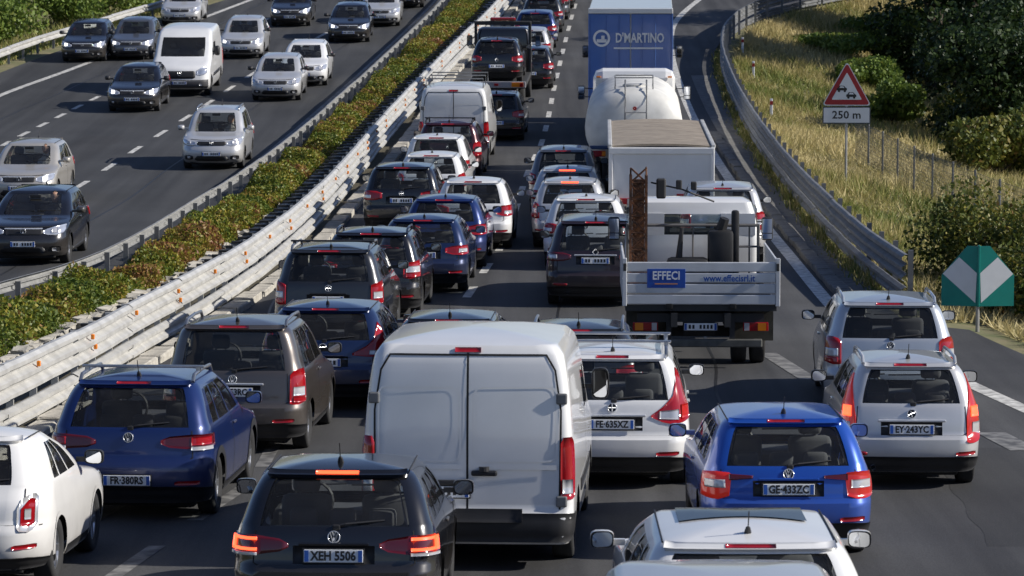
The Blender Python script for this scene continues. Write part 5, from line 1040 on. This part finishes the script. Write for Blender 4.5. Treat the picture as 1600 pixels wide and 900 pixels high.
# wire fence
t=thing('wire_fence','grey wire mesh fence running through the grass behind the warning sign','fence',(11.5,88,float(tz(np.array(11.5),np.array(88.)))))
A=[(10.4,97),(11.2,89),(12.2,82),(13.6,75)]; fx=pchip([p[1] for p in A[::-1]],[p[0] for p in A[::-1]]); org=np.array(t.location); Yp=75.
while Yp<97:
    q=np.array([float(fx(Yp)),Yp,float(tz(np.array(float(fx(Yp))),np.array(Yp)))])-org; MB().tube([tuple(q+[0,0,-.2]),tuple(q+[0,0,1.35])],.03,6).build('post',M_GALV2,t)
    mb=MB(); Ye=min(Yp+2.0,97)
    for k in range(14): mb.tube([tuple(np.array([float(fx(yy)),yy,float(tz(np.array(float(fx(yy))),np.array(yy)))+.05+k*.095])-org) for yy in (Yp,Ye)],.005,3,False)
    for yy in np.arange(Yp,Ye,.1):
        b0=np.array([float(fx(yy)),yy,float(tz(np.array(float(fx(yy))),np.array(yy)))])-org; mb.tube([tuple(b0+[0,0,.03]),tuple(b0+[0,0,1.3])],.005,3,False)
    mb.build('mesh_panel',M_GALV2,t); Yp+=2.
for (u,Y,lb) in ((1177,122,'white marker post with red band nearest the ramp on the bank'),(1205,108,'white marker post in the dry grass left of the warning sign'),(1160,131,'white marker post furthest up the bank')):
    x=gY(u,Y)[0]; t=thing('marker_post',lb,'marker post',(x,Y,float(tz(np.array(x),np.array(Y)))),group='marker posts on the bank'); MB().bbox((0,0,.32),(.10,.06,.75),.02).build('post',M_SWHITE,t); MB().box((0,-.032,.55),(.102,.006,.13)).build('red_band',M_SRED,t)
# ================= drivers seen through windscreens =================
M_SKIN=mat('skin',(.42,.24,.16),.6); 
def driver(c,label,top,hair):
    """seated figure: one continuous skinned body, hands on the wheel"""
    L=c['_L']; y=L-1.18-1.05; bt=.97
    J=[(0,0,.02),(0,-.02,.28),(0,-.03,.47),(0,.0,.60),(0,.02,.74),(0,.04,.84),(.17,-.02,.47),(.26,.12,.25),(.16,.37,.34),(.13,.43,.37),(-.17,-.02,.47),(-.26,.12,.25),(-.16,.37,.34),(-.13,.43,.37),(.11,.25,.02),(.13,.55,.10),(-.11,.25,.02),(-.13,.55,.10)]
    E=[(0,1),(1,2),(2,3),(3,4),(4,5),(2,6),(6,7),(7,8),(8,9),(2,10),(10,11),(11,12),(12,13),(0,14),(14,15),(0,16),(16,17)]
    rad=[.15,.14,.12,.055,.095,.07,.065,.045,.034,.04,.065,.045,.034,.04,.09,.06,.09,.06]
    me=bpy.data.meshes.new('person'); me.from_pydata(J,E,[]); o=bpy.data.objects.new('person',me); COL.objects.link(o)
    md=o.modifiers.new('s','SKIN'); 
    for i,v in enumerate(me.skin_vertices[0].data if me.skin_vertices else []): v.radius=(rad[i],rad[i])
    if not me.skin_vertices:
        bpy.context.view_layer.objects.active=o
    o.modifiers.new('u','SUBSURF').render_levels=1
    me.materials.append(top); tag(o,label,'person'); 
    o.rotation_euler=c.rotation_euler; m=Matrix.Translation(c.location)@c.rotation_euler.to_matrix().to_4x4(); o.location=m@Vector((-.37,y,.50))
    h=MB().lathe([(-.13,.01),(-.11,.05),(-.04,.085),(.05,.09),(.10,.06),(.125,.01)],'z',14).tube([(0,.085,-.03),(0,.11,-.035)],[.02,.012],6).build('face',M_SKIN,o,True); h.location=(0,.05,.79)
    g=MB().lathe([(.0,.098),(.06,.10),(.11,.07),(.14,.01)],'z',14).build('hair',hair,o,True); g.location=(0,.02,.79)
    for sx in (1,-1):
        hd=MB().bbox((0,0,0),(.04,.09,.08),.018)
        for k in range(4): hd.tube([(0,.04,.03-.02*k),(-sx*.01,.08,.03-.02*k),(-sx*.03,.085,.028-.02*k)],.009,5)
        hd.tube([(0,.0,.04),(-sx*.03,.04,.055)],.010,5); q=hd.build('hand',M_SKIN,o,True); q.location=(sx*.15,.44,.38)
    return o
for c,X,Y,a,L,W,rear in list(SPOTS):
    lb=c['label']
    if lb.startswith('silver tall hatchback with dark oval'): driver(c,'driver in a pale top at the wheel of the silver car with dark oval grille',mat('pale shirt',(.35,.33,.3),.9),mat('brown hair',(.05,.03,.02),.8))
    if lb.startswith('beige silver hatchback'): driver(c,'driver in a light top at the wheel of the beige silver car',mat('light shirt',(.4,.38,.36),.9),mat('brown hair',(.05,.03,.02),.8))
    if lb.startswith('black hatchback nearest in'): driver(c,'driver in dark clothes at the wheel of the nearest oncoming black car',mat('dark shirt',(.04,.045,.06),.9),mat('dark hair',(.02,.015,.012),.8))
for o in bpy.data.objects:
    for k in ('_L','_yr','_yf','_W'):
        if k in o: del o[k]
